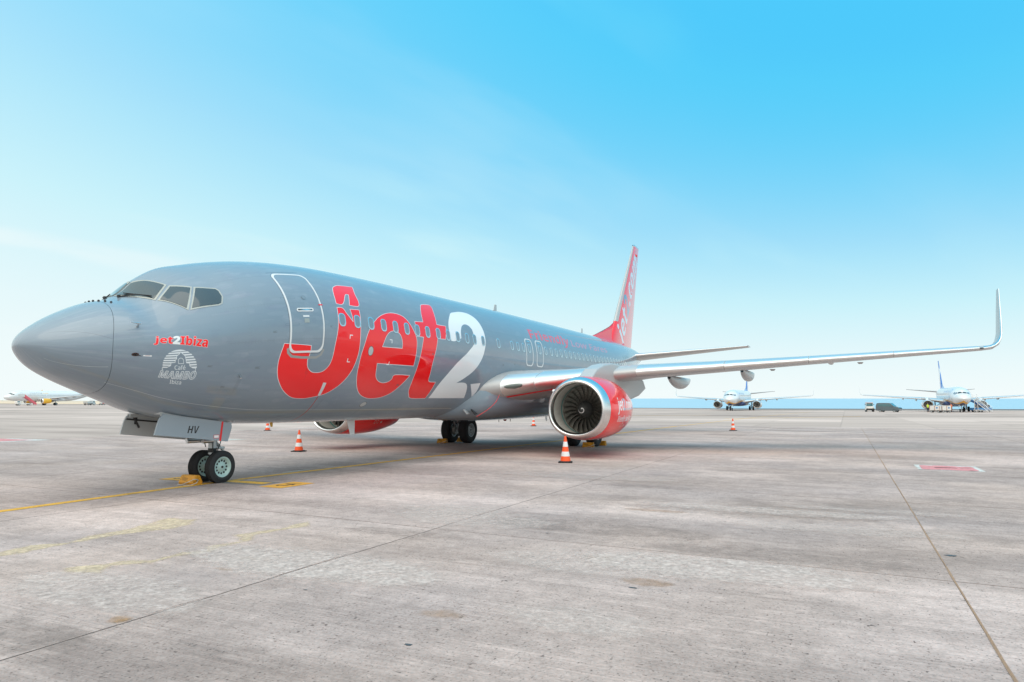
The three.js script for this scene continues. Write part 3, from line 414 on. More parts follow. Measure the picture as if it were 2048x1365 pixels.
function fairingGeo(rows) { // rows: [x, yTop, yBot, half] belly / canoe bodies
  const R = rows.map(([x, yt, yb, h, z0 = 0, pw = 2.6]) => { const o = []; for (let i = 0; i < 36; i++) { const a = i / 36 * 6.28318, c = Math.cos(a), s = Math.sin(a), e = 2 / pw; o.push(V(x, (yt + yb) / 2 + (yt - yb) / 2 * Math.sign(c) * Math.pow(Math.abs(c), e), z0 + h * Math.sign(s) * Math.pow(Math.abs(s), e))); } return o; });
  let g = gridGeo(R, true); const n = new THREE.Vector3().fromBufferAttribute(g.attributes.normal, 36 * Math.floor(rows.length / 2)); if (n.y < 0) flip(g); return g;
}
const BELLY7 = [[12.4, 1.95, 1.28, 0.3], [12.9, 2.2, 1.18, 1.2], [13.5, 2.56, 1.12, 1.74], [14.4, 2.84, 1.07, 2.06], [16, 2.92, 1.06, 2.16], [18, 2.84, 1.07, 2.16], [20, 2.65, 1.09, 2.1], [21.5, 2.45, 1.13, 2.0], [23, 2.35, 1.2, 1.7], [24.3, 2.1, 1.3, 1.1], [25.2, 1.8, 1.42, 0.3]];

// ------------------------------------------------------------------ livery of the near jet (flat paint in body coordinates: x metres, th radians)
const LET = {
  Jdot: [[6.075, 0.902], [6.211, 0.853], [6.392, 0.824], [6.941, 0.799], [6.816, 0.952], [6.789, 1.099], [6.699, 1.167], [6.382, 1.171], [6.544, 0.985], [6.397, 0.996], [6.143, 1.161], [5.909, 1.169], [5.97, 1.014]],
  J: [[5.888, 1.233], [6.078, 1.233], [6.19, 1.312], [6.379, 1.423], [6.379, 1.359], [6.354, 1.237], [6.689, 1.228], [6.675, 1.325], [6.635, 1.547], [6.63, 1.754], [6.596, 1.887], [6.513, 2.027], [6.322, 2.177], [6.008, 2.305], [5.621, 2.362], [5.319, 2.38], [4.973, 2.358], [4.624, 2.262], [4.364, 2.14], [4.219, 2.028], [4.154, 1.907], [4.166, 1.806], [4.219, 1.697], [4.979, 1.731], [4.985, 1.804], [4.948, 1.888], [5.003, 1.961], [5.127, 2.014], [5.29, 2.038], [5.526, 2.026], [5.679, 1.962], [5.737, 1.874], [5.757, 1.718], [5.82, 1.545]],
  e: [[9.07, 1.889], [9.086, 1.699], [9.069, 1.55], [8.964, 1.437], [8.785, 1.305], [8.556, 1.215], [8.229, 1.187], [7.871, 1.206], [7.485, 1.28], [7.186, 1.392], [6.976, 1.513], [6.84, 1.661], [6.744, 1.824], [6.765, 1.991], [6.854, 2.103], [7.037, 2.223], [7.272, 2.308], [7.539, 2.358], [7.841, 2.379], [8.237, 2.355], [8.556, 2.28], [8.813, 2.149], [9.03, 2.022], [8.35, 2.027], [8.279, 2.083], [8.165, 2.124], [7.966, 2.141], [7.748, 2.122], [7.59, 2.076], [7.501, 2.011], [7.435, 1.892]],
  ei: [[7.527, 1.696], [8.414, 1.69], [8.404, 1.609], [8.313, 1.517], [8.175, 1.475], [7.976, 1.47], [7.802, 1.503], [7.662, 1.574]],
  t: [[9.795, 0.938], [9.981, 0.889], [10.367, 0.865], [10.42, 0.912], [10.297, 1.102], [10.23, 1.255], [10.73, 1.254], [10.595, 1.477], [10.154, 1.486], [10.095, 1.618], [9.992, 1.825], [10.021, 2.039], [10.102, 2.095], [10.455, 2.1], [10.397, 2.367], [9.672, 2.369], [9.44, 2.306], [9.3, 2.222], [9.248, 2.069], [9.278, 1.875], [9.344, 1.675], [9.426, 1.495], [9.074, 1.495], [9.093, 1.267], [9.522, 1.252], [9.585, 1.103]],
  two: [[11.371, 0.974], [11.716, 0.913], [12.217, 0.863], [12.701, 0.87], [13.018, 0.967], [13.149, 1.15], [13.153, 1.348], [13.073, 1.515], [12.88, 1.701], [12.506, 1.882], [11.957, 2.03], [11.658, 2.091], [12.327, 2.109], [12.668, 2.361], [10.568, 2.367], [10.714, 2.107], [11.257, 1.832], [11.931, 1.633], [12.3, 1.5], [12.407, 1.359], [12.37, 1.218], [12.202, 1.154], [11.965, 1.148], [11.733, 1.205], [11.593, 1.306], [11.542, 1.421], [11.149, 1.486], [10.922, 1.491], [10.879, 1.342], [10.973, 1.178]],
  tail: [[12.564, 2.102], [13.183, 2.077], [13.205, 2.213], [13.113, 2.339]],
};
const GREY = '#7f8e9b', RED = '#fb0d14', PALE = '#e9edef';
function paintLivery(c, x0, x1, W, H) {
  const sx = W / (x1 - x0), sy = H / Math.PI, X = (x) => (x - x0) * sx, Y = (t) => t * sy;
  const space = (a, b, cc, d, e, f) => c.setTransform(sx * a, sy * b, sx * cc, sy * d, X(e), Y(f)); // local unit -> body coordinates
  c.fillStyle = GREY; c.fillRect(0, 0, W, H);
  c.globalAlpha = 0.05; for (let i = 0; i < 900; i++) { const px = hash(i, x0 * 7 + 1) * W, py = hash(i, x0 * 7 + 2) * H; c.fillStyle = hash(i, 3) > 0.5 ? '#d5dade' : '#6c7175'; c.beginPath(); c.ellipse(px, py, (0.05 + 0.5 * hash(i, 4)) * sx * 0.5, (0.01 + 0.03 * hash(i, 5)) * sy, 0, 0, 7); c.fill(); }
  c.globalAlpha = 1;
  const line = (pts, w, s, a = 1) => { c.globalAlpha = a; c.strokeStyle = s; c.lineWidth = w * sx; c.lineJoin = 'round'; c.beginPath(); pts.forEach(([x, t], i) => (i ? c.lineTo(X(x), Y(t)) : c.moveTo(X(x), Y(t)))); c.stroke(); c.globalAlpha = 1; };
  const fill = (polys, f, stroke = PALE, sm = 46) => { c.beginPath(); for (const p of polys) { smoothPoly(p, sm, 6).forEach(([x, t], i) => (i ? c.lineTo(X(x), Y(t)) : c.moveTo(X(x), Y(t)))); c.closePath(); } if (stroke) { c.strokeStyle = stroke; c.lineWidth = 0.028 * sx; c.lineJoin = 'round'; c.stroke(); } c.fillStyle = f; c.fill('evenodd'); };
  // skin laps and panel joints
  for (const t of [1.19, 1.655]) line([[2.9, t], [31, t]], 0.008, '#6d767c', 0.5);
  line([[1.1, 2.536], [1.49, 2.521], [2.18, 2.51], [3, 2.533], [4.3, 2.577], [8, 2.6], [12.5, 2.61]], 0.016, '#c9d4da', 0.9);
  line([[0.21, 0.93], [0.95, 1.45]], 0.008, '#5c656a', 0.8); line([[0.22, 2.38], [0.98, 2.12]], 0.014, '#cfd9de', 0.9); line([[0.22, 2.40], [0.98, 2.14]], 0.008, '#6a7277', 0.8);
  for (const x of [3.35, 5.75, 8.9, 12.0, 15.1, 18.8, 22.4, 26.0, 29.2, 32.4, 35.2]) line([[x, 0.1], [x, 2.7]], 0.008, '#7d868c', 0.35);
  for (const t of [0.35, 0.72, 2.25]) line([[2.9, t], [33, t]], 0.006, '#5f686e', 0.4);
  c.globalAlpha = 0.30; c.fillStyle = '#4d565c'; for (const t of [1.177, 1.203, 1.642, 1.668, 2.238, 2.262, 0.338, 0.362]) for (let x = Math.max(2.95, x0); x < Math.min(x1, 33); x += 0.075) c.fillRect(X(x), Y(t), 0.010 * sx, 0.005 * sy);
  for (const x of [3.35, 5.75, 8.9, 12.0, 15.1, 18.8, 22.4, 26.0, 29.2, 32.4]) for (let t = 0.15; t < 2.7; t += 0.042) for (const d of [-0.03, 0.03]) c.fillRect(X(x + d), Y(t), 0.009 * sx, 0.005 * sy);
  c.globalAlpha = 1;
  // large lettering
  fill([LET.J], RED); fill([LET.Jdot], RED); fill([LET.e, LET.ei], RED); fill([LET.t], RED); fill([LET.two], '#eef1f3', null); fill([LET.tail], '#eef1f3', null);
  fill([[[5.716, 2.157], [5.83, 2.161], [5.864, 2.339], [5.777, 2.339]]], '#d7dadc', null); line([[5.811, 2.345], [5.84, 2.446], [5.895, 2.647], [5.92, 2.855], [6.0, 3.12]], 0.022, '#b3202a');
  for (const [x, t, a, b] of [[6.25, 1.60, 1, 1], [6.28, 1.90, 1, -1], [7.93, 1.60, -1, 1], [7.93, 1.90, -1, -1]]) { line([[x, t + 0.04 * b], [x, t], [x + 0.1 * a, t]], 0.025, PALE); }
  c.fillStyle = '#6c7478'; for (const [x, t, rx, ry] of [[7.09, 1.756, 0.105, 0.058], [7.74, 2.488, 0.12, 0.05]]) { c.beginPath(); c.ellipse(X(x), Y(t), rx * sx, ry * sy, 0, 0, 7); c.fillStyle = '#3c4144'; c.fill(); c.beginPath(); c.ellipse(X(x), Y(t), (rx - 0.012) * sx, (ry - 0.006) * sy, 0, 0, 7); c.fillStyle = '#b9bdbd'; c.fill(); }
  c.fillStyle = '#5f676c'; for (const [x, t, w] of [[2.55, 1.92, 0.10], [3.6, 1.95, 0.12], [3.0, 2.2, 0.09], [8.6, 2.15, 0.12], [9.9, 1.7, 0.08], [14.4, 1.75, 0.12], [15.3, 1.72, 0.1], [3.9, 1.55, 0.1], [5.55, 1.5, 0.08]]) { for (let r = 0; r < 3; r++) c.fillRect(X(x), Y(t + r * 0.009), w * sx * (1 - 0.25 * (r % 2)), 0.004 * sy); }
  c.globalAlpha = 0.16; c.fillStyle = '#3a3f42'; for (const [x, t, l] of [[7.74, 2.53, 0.3], [6.0, 2.4, 0.25], [3.3, 2.1, 0.2], [11.3, 2.5, 0.3], [9.4, 2.55, 0.25], [5.0, 1.88, 0.25]]) for (let q = 0; q < 5; q++) c.fillRect(X(x + q * 0.018), Y(t), 0.008 * sx, l * (0.5 + 0.5 * hash(q, x * 10)) * sy); c.globalAlpha = 1;
  line([...roundRect(4.335, 5.375, 0.672, 1.815, 0.17, 6), [4.335 + 0.17, 0.672]].slice(0, -1), 0.008, '#3d454a', 0.75);
  // door sill plate, hinge covers
  line([[4.33, 1.75], [4.36, 1.80], [4.47, 1.842], [4.75, 1.858], [5.2, 1.862], [5.33, 1.83], [5.385, 1.77]], 0.07, '#9a9b98');
  for (const [xa, xb, t] of [[4.24, 4.62, 1.115], [4.23, 4.60, 1.475]]) { line([[xa, t - 0.013], [xb, t - 0.013], [xb, t + 0.013], [xa, t + 0.013], [xa, t - 0.013]], 0.008, '#5c7080', 0.8); }
  line([[4.30, 0.66], [5.28, 0.62]], 0.02, '#3f464a', 0.8);
  // marks by the nose
  c.fillStyle = '#e8eaeb'; c.fillRect(X(1.40), Y(1.79), 0.13 * sx, 0.022 * sy); c.fillStyle = '#b06a6a'; c.fillRect(X(1.43), Y(1.797), 0.07 * sx, 0.005 * sy);
  c.fillStyle = '#0b0b0c'; c.beginPath(); c.ellipse(X(1.28), Y(1.787), 0.055 * sx, 0.036 * sy, 0, 0, 7); c.fill(); c.fillStyle = '#9a5a48'; for (let i = 0; i < 8; i++) { c.beginPath(); c.ellipse(X(1.28 + 0.043 * Math.cos(i * 0.785)), Y(1.787 + 0.028 * Math.sin(i * 0.785)), 0.006 * sx, 0.004 * sy, 0, 0, 7); c.fill(); }
  // small title
  c.save(); space(8.91e-4, 5.76e-5, 4.57e-5, 7.44e-4, 1.2699, 1.2834);
  c.transform(1, 0.075, -0.15, 1, 296, 350); c.font = 'bold 225px sans-serif'; c.textBaseline = 'alphabetic'; c.lineJoin = 'round';
  { const parts = [['jet', RED], ['2', '#e4e8ea'], ['Ibiza', RED]], tw = parts.reduce((s, p) => s + c.measureText(p[0]).width, 0); c.scale(1035 / tw, 1); let px = 0; for (const [s, f] of parts) { c.strokeStyle = '#e4dcd8'; c.lineWidth = 16; c.strokeText(s, px, 0); c.lineWidth = 7; c.strokeStyle = f; c.fillStyle = f; c.fillText(s, px, 0); c.strokeText(s, px, 0); px += c.measureText(s).width; } }
  c.restore();
  // round sunset emblem with building outline and lettering
  c.save(); space(8.742e-4, -7.683e-5, 3.401e-4, 7.83e-4, 1.112, 1.3729);
  const EM = '#dfe6ea'; c.transform(1, 0.03, 0, 1, 0, -24);
  c.save(); c.beginPath(); c.ellipse(757, 815, 335, 330, 0, 0, 7); c.clip(); c.fillStyle = EM; for (let i = 0; i < 8; i++) c.fillRect(400, 486 + i * 47, 720, i ? 27 : 32); c.restore();
  c.beginPath(); [[418, 835], [500, 830], [575, 790], [582, 735], [662, 728], [668, 690], [700, 650], [706, 605], [762, 570], [795, 532], [828, 570], [866, 610], [876, 655], [882, 742], [940, 745], [946, 800], [1000, 838], [1070, 848], [1062, 900], [412, 880]].forEach(([x, y], i) => (i ? c.lineTo(x, y) : c.moveTo(x, y))); c.closePath(); c.fillStyle = GREY; c.fill(); c.strokeStyle = EM; c.lineWidth = 11; c.stroke(); c.fillStyle = GREY; c.fillRect(430, 868, 620, 60);
  c.lineWidth = 10; c.beginPath(); c.moveTo(727, 752); c.lineTo(727, 695); c.ellipse(777, 695, 50, 48, 0, Math.PI, 2 * Math.PI); c.lineTo(827, 752); c.closePath(); c.stroke();
  c.fillStyle = EM; c.font = '112px sans-serif'; c.textAlign = 'center'; c.fillText('Café', 752, 868); c.fillText('Ibiza', 690, 1158);
  c.save(); c.transform(1, 0, -0.28, 1, 330, 1050); c.font = 'bold 205px sans-serif'; c.textAlign = 'left'; const mw = c.measureText('MAMBO').width; c.scale(740 / mw, 1); c.lineWidth = 11; c.strokeText('MAMBO', 0, 0); c.restore();
  c.restore();
  // slogan along the rear upper side and registration
  c.setTransform(1, 0, 0, 1, 0, 0); c.save(); c.translate(X(16.9), Y(1.17)); c.transform(1, 0, -0.25, 1, 0, 0); c.fillStyle = '#e64a4f'; c.strokeStyle = '#e64a4f'; c.font = `bold ${0.26 * sy}px sans-serif`; { const k = 4.2 * sx / c.measureText('Friendly').width; c.save(); c.scale(k, 1.25); c.fillText('Friendly', 0, 0); c.restore(); c.font = `${0.22 * sy}px sans-serif`; c.fillStyle = '#d9808f'; const k2 = 5.2 * sx / c.measureText('Low Fares').width; c.translate(4.4 * sx, 0); c.scale(k2, 1.15); c.fillText('Low Fares', 0, 0); } c.restore();
  c.save(); c.translate(X(29.3), Y(1.34)); c.font = `bold ${0.15 * sy}px sans-serif`; c.fillStyle = '#1f3a52'; { const k = 1.7 * sx / c.measureText('G-JZHV').width; c.scale(k, 1); c.fillText('G-JZHV', 0, 0); } c.restore();
}
const SEG = [[0, 8, 2048, 2048], [8, 20, 2048, 1024], [20, 38.3, 1536, 1024]];
const skinWave = dataTexture(1024, 512, (i, j) => { const u = i / 1024, v = j / 512, g = 128 + 120 * (fbmP(u * 26, v * 14, 26, 14, 3) - 0.5) + 60 * (fbmP(u * 10, v * 60, 10, 60, 2) - 0.5); return [g, g, g]; }, false);
const segMats = SEG.map(([a, b, w, h]) => { const m = M.silver.clone(); m.color.setRGB(1, 1, 1); m.map = canvasTexture(w, h, (c) => paintLivery(c, a, b, w, h)); m.bumpMap = skinWave; m.bumpScale = 0.006; return m; });
const segUv = (k) => (x, th) => [(x - SEG[k][0]) / (SEG[k][1] - SEG[k][0]), 1 - Math.abs(th) / Math.PI];
M.silver.bumpMap = skinWave; M.silver.bumpScale = 0.006;

// ------------------------------------------------------------------ generic airliner pieces
function addWing(jet, secs, letSecs, side, m, o) {
  const at = secLerp(secs), put = (g) => (side > 0 ? g : mirrorZ(g));
  const wing = part('wing', put(loftFoils(secs, false)), m.wing, jet);
  if (letSecs) { const w = part('winglet', put(loftFoils(letSecs)), m.winglet, wing); if (o.detail) part('leading_edge', put(slatGeo(0, 1, 0.12, 0.004, 8, (t) => { const n = letSecs.length - 1, i = Math.min(n - 1, Math.floor(t * n)), f = t * n - i, q = {}; for (const k of ['x', 'y', 'z', 'c', 't', 'roll', 'drop', 'camber']) q[k] = lerp(letSecs[i][k] ?? (k === 'camber' ? 1 : 0), letSecs[i + 1][k] ?? (k === 'camber' ? 1 : 0), f); return q; })), M.chrome, wing); }
  for (const [a, b, f] of o.slats) part('slat', put(slatGeo(a, b, f, 0.006, 8, at)), m.slat, wing);
  for (const [z, x0, x1, y, d, w] of o.canoes) { const rows = []; for (let i = 0; i <= 10; i++) { const t = i / 10, s = Math.pow(Math.sin(Math.PI * clamp(t * 0.94 + 0.03, 0, 1)), 0.7), q = at(z), top = y + 0.12; rows.push([lerp(x0, x1, t), top, top - 0.06 - d * s, w * (0.25 + 0.75 * s), z, 2.4]); } part('flap_track_fairing', put(fairingGeo(rows)), m.canoe, wing); }
  return wing;
}
function addEngine(jet, geo, x, y, z, m, uv, detail) {
  const e = part('engine', geo.cowl(uv), m.cowl, jet); e.position.set(x, y, z);
  part('intake_lip', geo.lip, m.lip, e); part('intake_duct', geo.duct, M.duct, e); part('fan_casing', geo.back, M.duct, e);
  part('spinner', geo.cone, M.hub, e); part('core_nozzle', geo.core, M.nozzle, e); part('exhaust_plug', geo.plug, M.nozzle, e);
  if (detail) { part('abradable_band', geo.band, M.teal, e); part('spinner_swirl', geo.swirl, M.white, e); for (let i = 0; i < 24; i++) { const b = part('fan_blade', geo.blade, M.blade, e); b.rotation.x = i / 24 * 2 * Math.PI; } }
  return e;
}
function pylonGeo(prof, hw, z) { const s = new THREE.Shape(prof.map(([x, y]) => new THREE.Vector2(x, y))); const g = new THREE.ExtrudeGeometry(s, { depth: hw * 2 - 0.12, bevelEnabled: true, bevelThickness: 0.06, bevelSize: 0.06, bevelSegments: 3, curveSegments: 4 }); return g.translate(0, 0, z - hw + 0.06); }
const bladeGeo = (h, c, t, lean, up = 1) => { // antenna blade, root at origin
  const rows = []; for (let i = 0; i <= 4; i++) { const k = i / 4, cc = lerp(c, c * 0.55, k); rows.push(airfoil(8).map(([x, q]) => V(lean * k + x * cc, up * h * k, q * t * cc))); } return merge(gridGeo(rows, true), capFan(rows[4], V(0, up, 0)));
};
const PYLON = [[14.35, 2.50], [14.9, 2.76], [15.6, 2.93], [16.5, 3.03], [17.2, 3.03], [18.6, 2.9], [20.6, 2.55], [20.9, 2.3], [20.0, 2.05], [18.6, 1.86], [17.0, 2.0], [15.5, 2.3]];

const geoEngine = engineGeos(1);
// ------------------------------------------------------------------ the near jet
const jet = thing('passenger_jet', 'large silver-grey and red airliner with chrome engine lips parked in the foreground', 'airplane');
{
  const L = loft7, xj = (th) => 0.95 + 0.27 * Math.cos(th) ** 2;
  const rad = mergeGeometries([[0, Math.PI], [0, -Math.PI]].map(([a, b]) => { const xs = [0, 0.004, 0.012, 0.025, 0.045, 0.07, 0.1, 0.14, 0.19, 0.25, 0.32, 0.4, 0.5, 0.6, 0.7, 0.8, 0.9, 1], g0 = L.skin(0.0, 1, a, b, segUv(0), 48); const p = g0.attributes.position, n = g0.attributes.normal, u = g0.attributes.uv, W = 49, ns = p.count / W; for (let i = 0; i < ns; i++) for (let j = 0; j < W; j++) { const th = lerp(a, b, j / 48), x = Math.pow(i / (ns - 1), 2) * (xj(th) - 0.003), q = L.at(x, th), m = x < 0.001 ? V(-1, 0, 0) : L.normal(x, th), w = segUv(0)(x, th), o = i * W + j; p.setXYZ(o, q.x, q.y, q.z); n.setXYZ(o, m.x, m.y, m.z); u.setXY(o, w[0], w[1]); } return g0; }));
  part('radome', rad, segMats[0], jet);
  const bay = (a, b, t) => a > 2.42 && b < 4.12 && t > 2.89; // opening of the nose wheel bay
  const gp = [L.skin(1, 8, 0, Math.PI, segUv(0), 72, (th) => xj(th) + 0.002, bay), L.skin(8, 20, 0, Math.PI, segUv(1), 72), L.skin(20, 38.3, 0, Math.PI, segUv(2), 72), L.skin(1, 38.3, 0, -Math.PI, (x, th) => [x / 38, 1 - Math.abs(th) / Math.PI], 72, (th) => xj(th) + 0.002, bay)];
  const body = mergeGeometries(gp, true); body.groups.forEach((g, i) => { g.materialIndex = i; });
  part('fuselage', body, [...segMats, M.silver], jet);
  part('tail_cone_exhaust', tf(new THREE.CylinderGeometry(0.16, 0.2, 0.25, 20).rotateZ(Math.PI / 2), 38.33, 4.70, 0), M.nozzle, jet);
  // flight-deck windows
  const decks = [
    [[[1.64, 0.035], [1.93, 0.035], [2.06, 0.22], [2.195, 0.485], [1.893, 0.645], [1.705, 0.26]], [[1.585, 0.006], [1.985, 0.006], [2.10, 0.2], [2.252, 0.51], [1.888, 0.71], [1.655, 0.28]]],
    [[[1.952, 0.724], [2.252, 0.567], [2.534, 0.722], [2.256, 1.065]], [[1.892, 0.71], [2.258, 0.518], [2.592, 0.698], [2.276, 1.125]]],
    [[[2.342, 1.085], [2.613, 0.75], [2.945, 0.842], [2.975, 0.885], [2.973, 0.988], [2.905, 1.085], [2.839, 1.1]], [[2.28, 1.125], [2.594, 0.702], [2.97, 0.812], [3.018, 0.865], [3.012, 0.998], [2.93, 1.11], [2.845, 1.132]]]];
  for (const s of [1, -1]) for (const [pane, fr0] of decks) { const fr = fr0.map((p, i) => [lerp(pane[i][0], p[0], 0.68), lerp(pane[i][1], p[1], 0.68)]); const f = part('flight_deck_window', L.patch(fr.map(([x, t]) => [x, t * s]), 0.006, 3), M.frame, jet); part('pane', L.patch(pane.map(([x, t]) => [x, t * s]), 0.012, 3), M.glass, f); }
  for (const s of [1, -1]) { const a = L.off(1.70, 0.14 * s, 0.03), b = L.off(1.89, 0.58 * s, 0.03); part('wiper', merge(rod(a, b, 0.009), rod(L.off(1.60, 0.14 * s, 0.01), L.off(1.76, 0.36 * s, 0.04), 0.012), box(0.05, 0.05, 0.05, ...L.off(1.60, 0.15 * s, 0.02).toArray())), M.dark, jet); }
  // front door with its outline, porthole and handle
  const dp = roundRect(4.37, 5.34, 0.69, 1.795, 0.16, 6), inset = (p, d, cx, ct) => p.map(([x, t]) => [x - Math.sign(x - cx) * d, t - Math.sign(t - ct) * d / 1.88]);
  const door = part('front_door', L.patch(inset(dp, 0.02, 4.855, 1.24), 0.004, 3, segUv(0)), segMats[0], jet);
  part('door_outline', L.ring(inset(dp, -0.02, 4.855, 1.24), inset(dp, 0.022, 4.855, 1.24), 0.007), M.white, door);
  part('door_porthole', merge(L.patch(roundRect(4.825, 4.945, 1.075, 1.14, 0.058, 6), 0.010, 1)), M.cabinGlass, door);
  part('door_handle', L.ring(roundRect(4.58, 5.07, 1.262, 1.312, 0.045), roundRect(4.61, 5.04, 1.277, 1.297, 0.016), 0.010), M.white, door);
  part('handle_recess', L.patch(roundRect(4.615, 5.035, 1.279, 1.295, 0.012), 0.006, 1), M.dark, door);
  part('handle_lever', L.patch([[4.66, 1.287], [4.86, 1.279], [5.03, 1.287], [4.88, 1.296]], 0.011, 1), M.frameBright, door);
  part('door_placard', L.patch([[4.73, 1.362], [4.91, 1.362], [4.91, 1.386], [4.73, 1.386]], 0.006, 1), M.white, door);
  part('door_placard', L.patch([[4.76, 1.405], [4.90, 1.405], [4.90, 1.46], [4.76, 1.46]], 0.006, 1), M.frame, door);
  part('door_flag', L.patch([[5.27, 1.205], [5.39, 1.205], [5.39, 1.222], [5.27, 1.222]], 0.010, 1), M.red, door);
  // cabin windows
  const wx = [5.98, 6.53, 7.065, 7.585, 8.10, 8.62, 9.13, 9.65, 10.21, 10.765, 11.33, 11.90, 12.39, 12.955, 14.06, 15.118, 15.606, 16.077, 16.597, 17.563, 18.173, 18.753]; for (let x = 19.28; x < 30.4; x += 0.53) wx.push(x);
  for (const s of [1, -1]) for (const x of wx) {
    const tc = 1.405 + Math.max(0, x - 26) * 0.035 * (x > 26 ? Math.min(1, (x - 26) / 4) : 0), w = 0.118, h = 0.092;
    const po = roundRect(x - w, x + w, tc - h, tc + h, 0.095, 5), pi = roundRect(x - w + 0.03, x + w - 0.03, tc - h + 0.016, tc + h - 0.016, 0.075, 5), m = (p) => p.map(([a, b]) => [a, b * s]);
    const pane = part('cabin_window', L.patch(m(pi), 0.004, 1), M.cabinGlass, jet); part('window_frame', L.ring(m(po), m(pi), 0.009), M.frameBright, pane);
  }
  for (const [a, b] of [[16.30, 16.93], [17.26, 17.90]]) { const p = roundRect(a, b, 1.205, 1.735, 0.15, 5); const e = part('overwing_exit', L.ring(p, inset(p, 0.035, (a + b) / 2, 1.47), 0.006), M.white, jet); part('exit_handle', L.patch(roundRect(a + 0.18, b - 0.18, 1.245, 1.27, 0.02), 0.006, 1), M.frameBright, e); }
  // probes, ports, aerials
  for (const s of [1, -1]) {
    const q = L.at(1.325, 1.197 * s), n = L.normal(1.325, 1.197 * s); part('pitot_probe', merge(rod(q, q.clone().addScaledVector(n, 0.11), 0.022, 0.014), rod(q.clone().addScaledVector(n, 0.1).add(V(0.03, 0, 0)), q.clone().addScaledVector(n, 0.11).add(V(-0.16, 0, 0)), 0.016, 0.008)), M.steel, jet);
    const v = L.at(3.29, 2.05 * s), vn = L.normal(3.29, 2.05 * s); part('temperature_probe', rod(v, v.clone().addScaledVector(vn, 0.1).add(V(-0.03, -0.02, 0)), 0.02, 0.014), M.steel, jet);
    const a = L.at(1.29, 1.787 * s), an = L.normal(1.29, 1.787 * s); part('angle_vane', rod(a.clone().addScaledVector(an, 0.012), a.clone().addScaledVector(an, 0.03).add(V(0.10, -0.015, 0)), 0.01, 0.004), M.dark, jet);
  }
  for (let i = 0; i < 7; i++) { const th = -0.35 + i * 0.12; part('diverter_stud', tf(new THREE.SphereGeometry(0.022, 8, 6), ...L.off(1.26 + 0.03 * Math.cos(i), th, 0.008).toArray()), M.dark, jet); }
  const ant = part('upper_aerial', bladeGeo(0.36, 0.34, 0.12, 0.14), M.wingGrey, jet); ant.position.set(17.25, 5.22, 0);
  const ant2 = part('upper_aerial', bladeGeo(0.34, 0.3, 0.12, 0.12), M.wingGrey, jet); ant2.position.set(27.3, 5.28, 0);
  const la = part('lower_aerial', bladeGeo(0.42, 0.36, 0.10, 0.16, -1), M.white, jet); la.position.set(8.5, 1.25, 0);
  const la2 = part('lower_aerial', bladeGeo(0.4, 0.3, 0.10, 0.16, -1), M.white, jet); la2.position.set(22.4, 1.3, 0);
  part('drain_mast', merge(bladeGeo(0.12, 0.12, 0.2, 0.05, -1).translate(5.66, 1.25, 0)), M.yellow, jet);
  part('beacon_light', tf(new THREE.SphereGeometry(0.075, 14, 10), 18.34, 1.06, 0), M.redLens, jet);
  part('crown_beacon_light', tf(new THREE.SphereGeometry(0.07, 14, 10), 15.4, 5.22, 0), M.redLens, jet);
  for (const [x, y, z] of [[17.2, 1.03, 0.3], [18.0, 1.03, 0.4]]) part('drain_pipe', rod(V(x, y + 0.1, z), V(x, y - 0.05, z), 0.012), M.dark, jet);
  // belly fairing
  part('belly_fairing', fairingGeo(BELLY7), M.silver, jet);
  part('air_inlet', tf(new THREE.BoxGeometry(0.5, 0.03, 0.22), 13.2, 1.42, 1.40, 0.85, 0.35, 0.05), M.dark, jet);
  part('inlet_flap', tf(new THREE.BoxGeometry(0.34, 0.02, 0.2), 12.9, 1.42, 1.28, 0.9, 0.3, 0.05), M.wingGrey, jet);
  part('red_seal_line', tube([V(13.2, 1.26, 1.5), V(13.5, 1.5, 1.77), V(13.75, 1.75, 1.93), V(13.9, 1.98, 1.98)], 0.008, 20, 5), M.red, jet);
  // wings
  for (const s of [1, -1]) {
    const w = addWing(jet, WING7, LET7, s, { wing: M.wingGrey, winglet: M.wingGrey, slat: M.chromeDull, canoe: M.wingGrey }, { detail: true, slats: [[2.05, 2.9, 0.12], [2.92, 4.2, 0.13], [5.75, 8.5, 0.14], [8.53, 11.2, 0.15], [11.23, 13.95, 0.16], [13.98, 16.75, 0.17]], canoes: [[6.4, 19.3, 23.0, 2.62, 0.42, 0.16], [8.95, 19.9, 23.3, 2.84, 0.36, 0.15], [11.9, 21.0, 23.4, 3.17, 0.06, 0.10]] });
    const at = secLerp(WING7), pt = (z, dx, dy) => { const q = at(z); return V(q.x + dx, q.y + dy, z * s); };
    const lens = []; for (let i = 0; i <= 10; i++) { const z = lerp(2.16, 2.62, i / 10), q = at(z), h = 0.13 * Math.sqrt(Math.max(0, 1 - Math.pow(i / 5 - 1, 2) * 0.98)) + 0.004, r = []; for (let j = 0; j <= 6; j++) { const e = j / 3 - 1; r.push(V(q.x - 0.02 + 0.12 * e * e * h / 0.13, q.y - 0.02 + e * h, z * s)); } lens.push(r); } part('landing_light', gridGeo(lens), mat(0.10, 0.13, 0.12, 0.12, 0, { clearcoat: 1 }), w);
    const strip = []; for (let i = 0; i <= 16; i++) { const z = lerp(2.05, 4.6, i / 16), q = at(z), low = (f) => { const h = 5 * (0.2969 * Math.sqrt(f) - 0.126 * f - 0.3516 * f * f) * q.t * q.c; return V(q.x + f * q.c, q.y + (q.drop || 0) * f - h + 0.02 * q.c * Math.sin(Math.PI * f) - 0.008, z * s); }; strip.push([low(0.058), low(0.078)]); } part('red_underside_strip', gridGeo(strip), M.red, w);  // thin red strip along the lower side of the inboard leading edge
    part('tip_light', tf(new THREE.SphereGeometry(0.05, 10, 8).scale(2.2, 0.7, 1.6), ...pt(16.82, 0.05, 0).toArray()), M.glass, w);
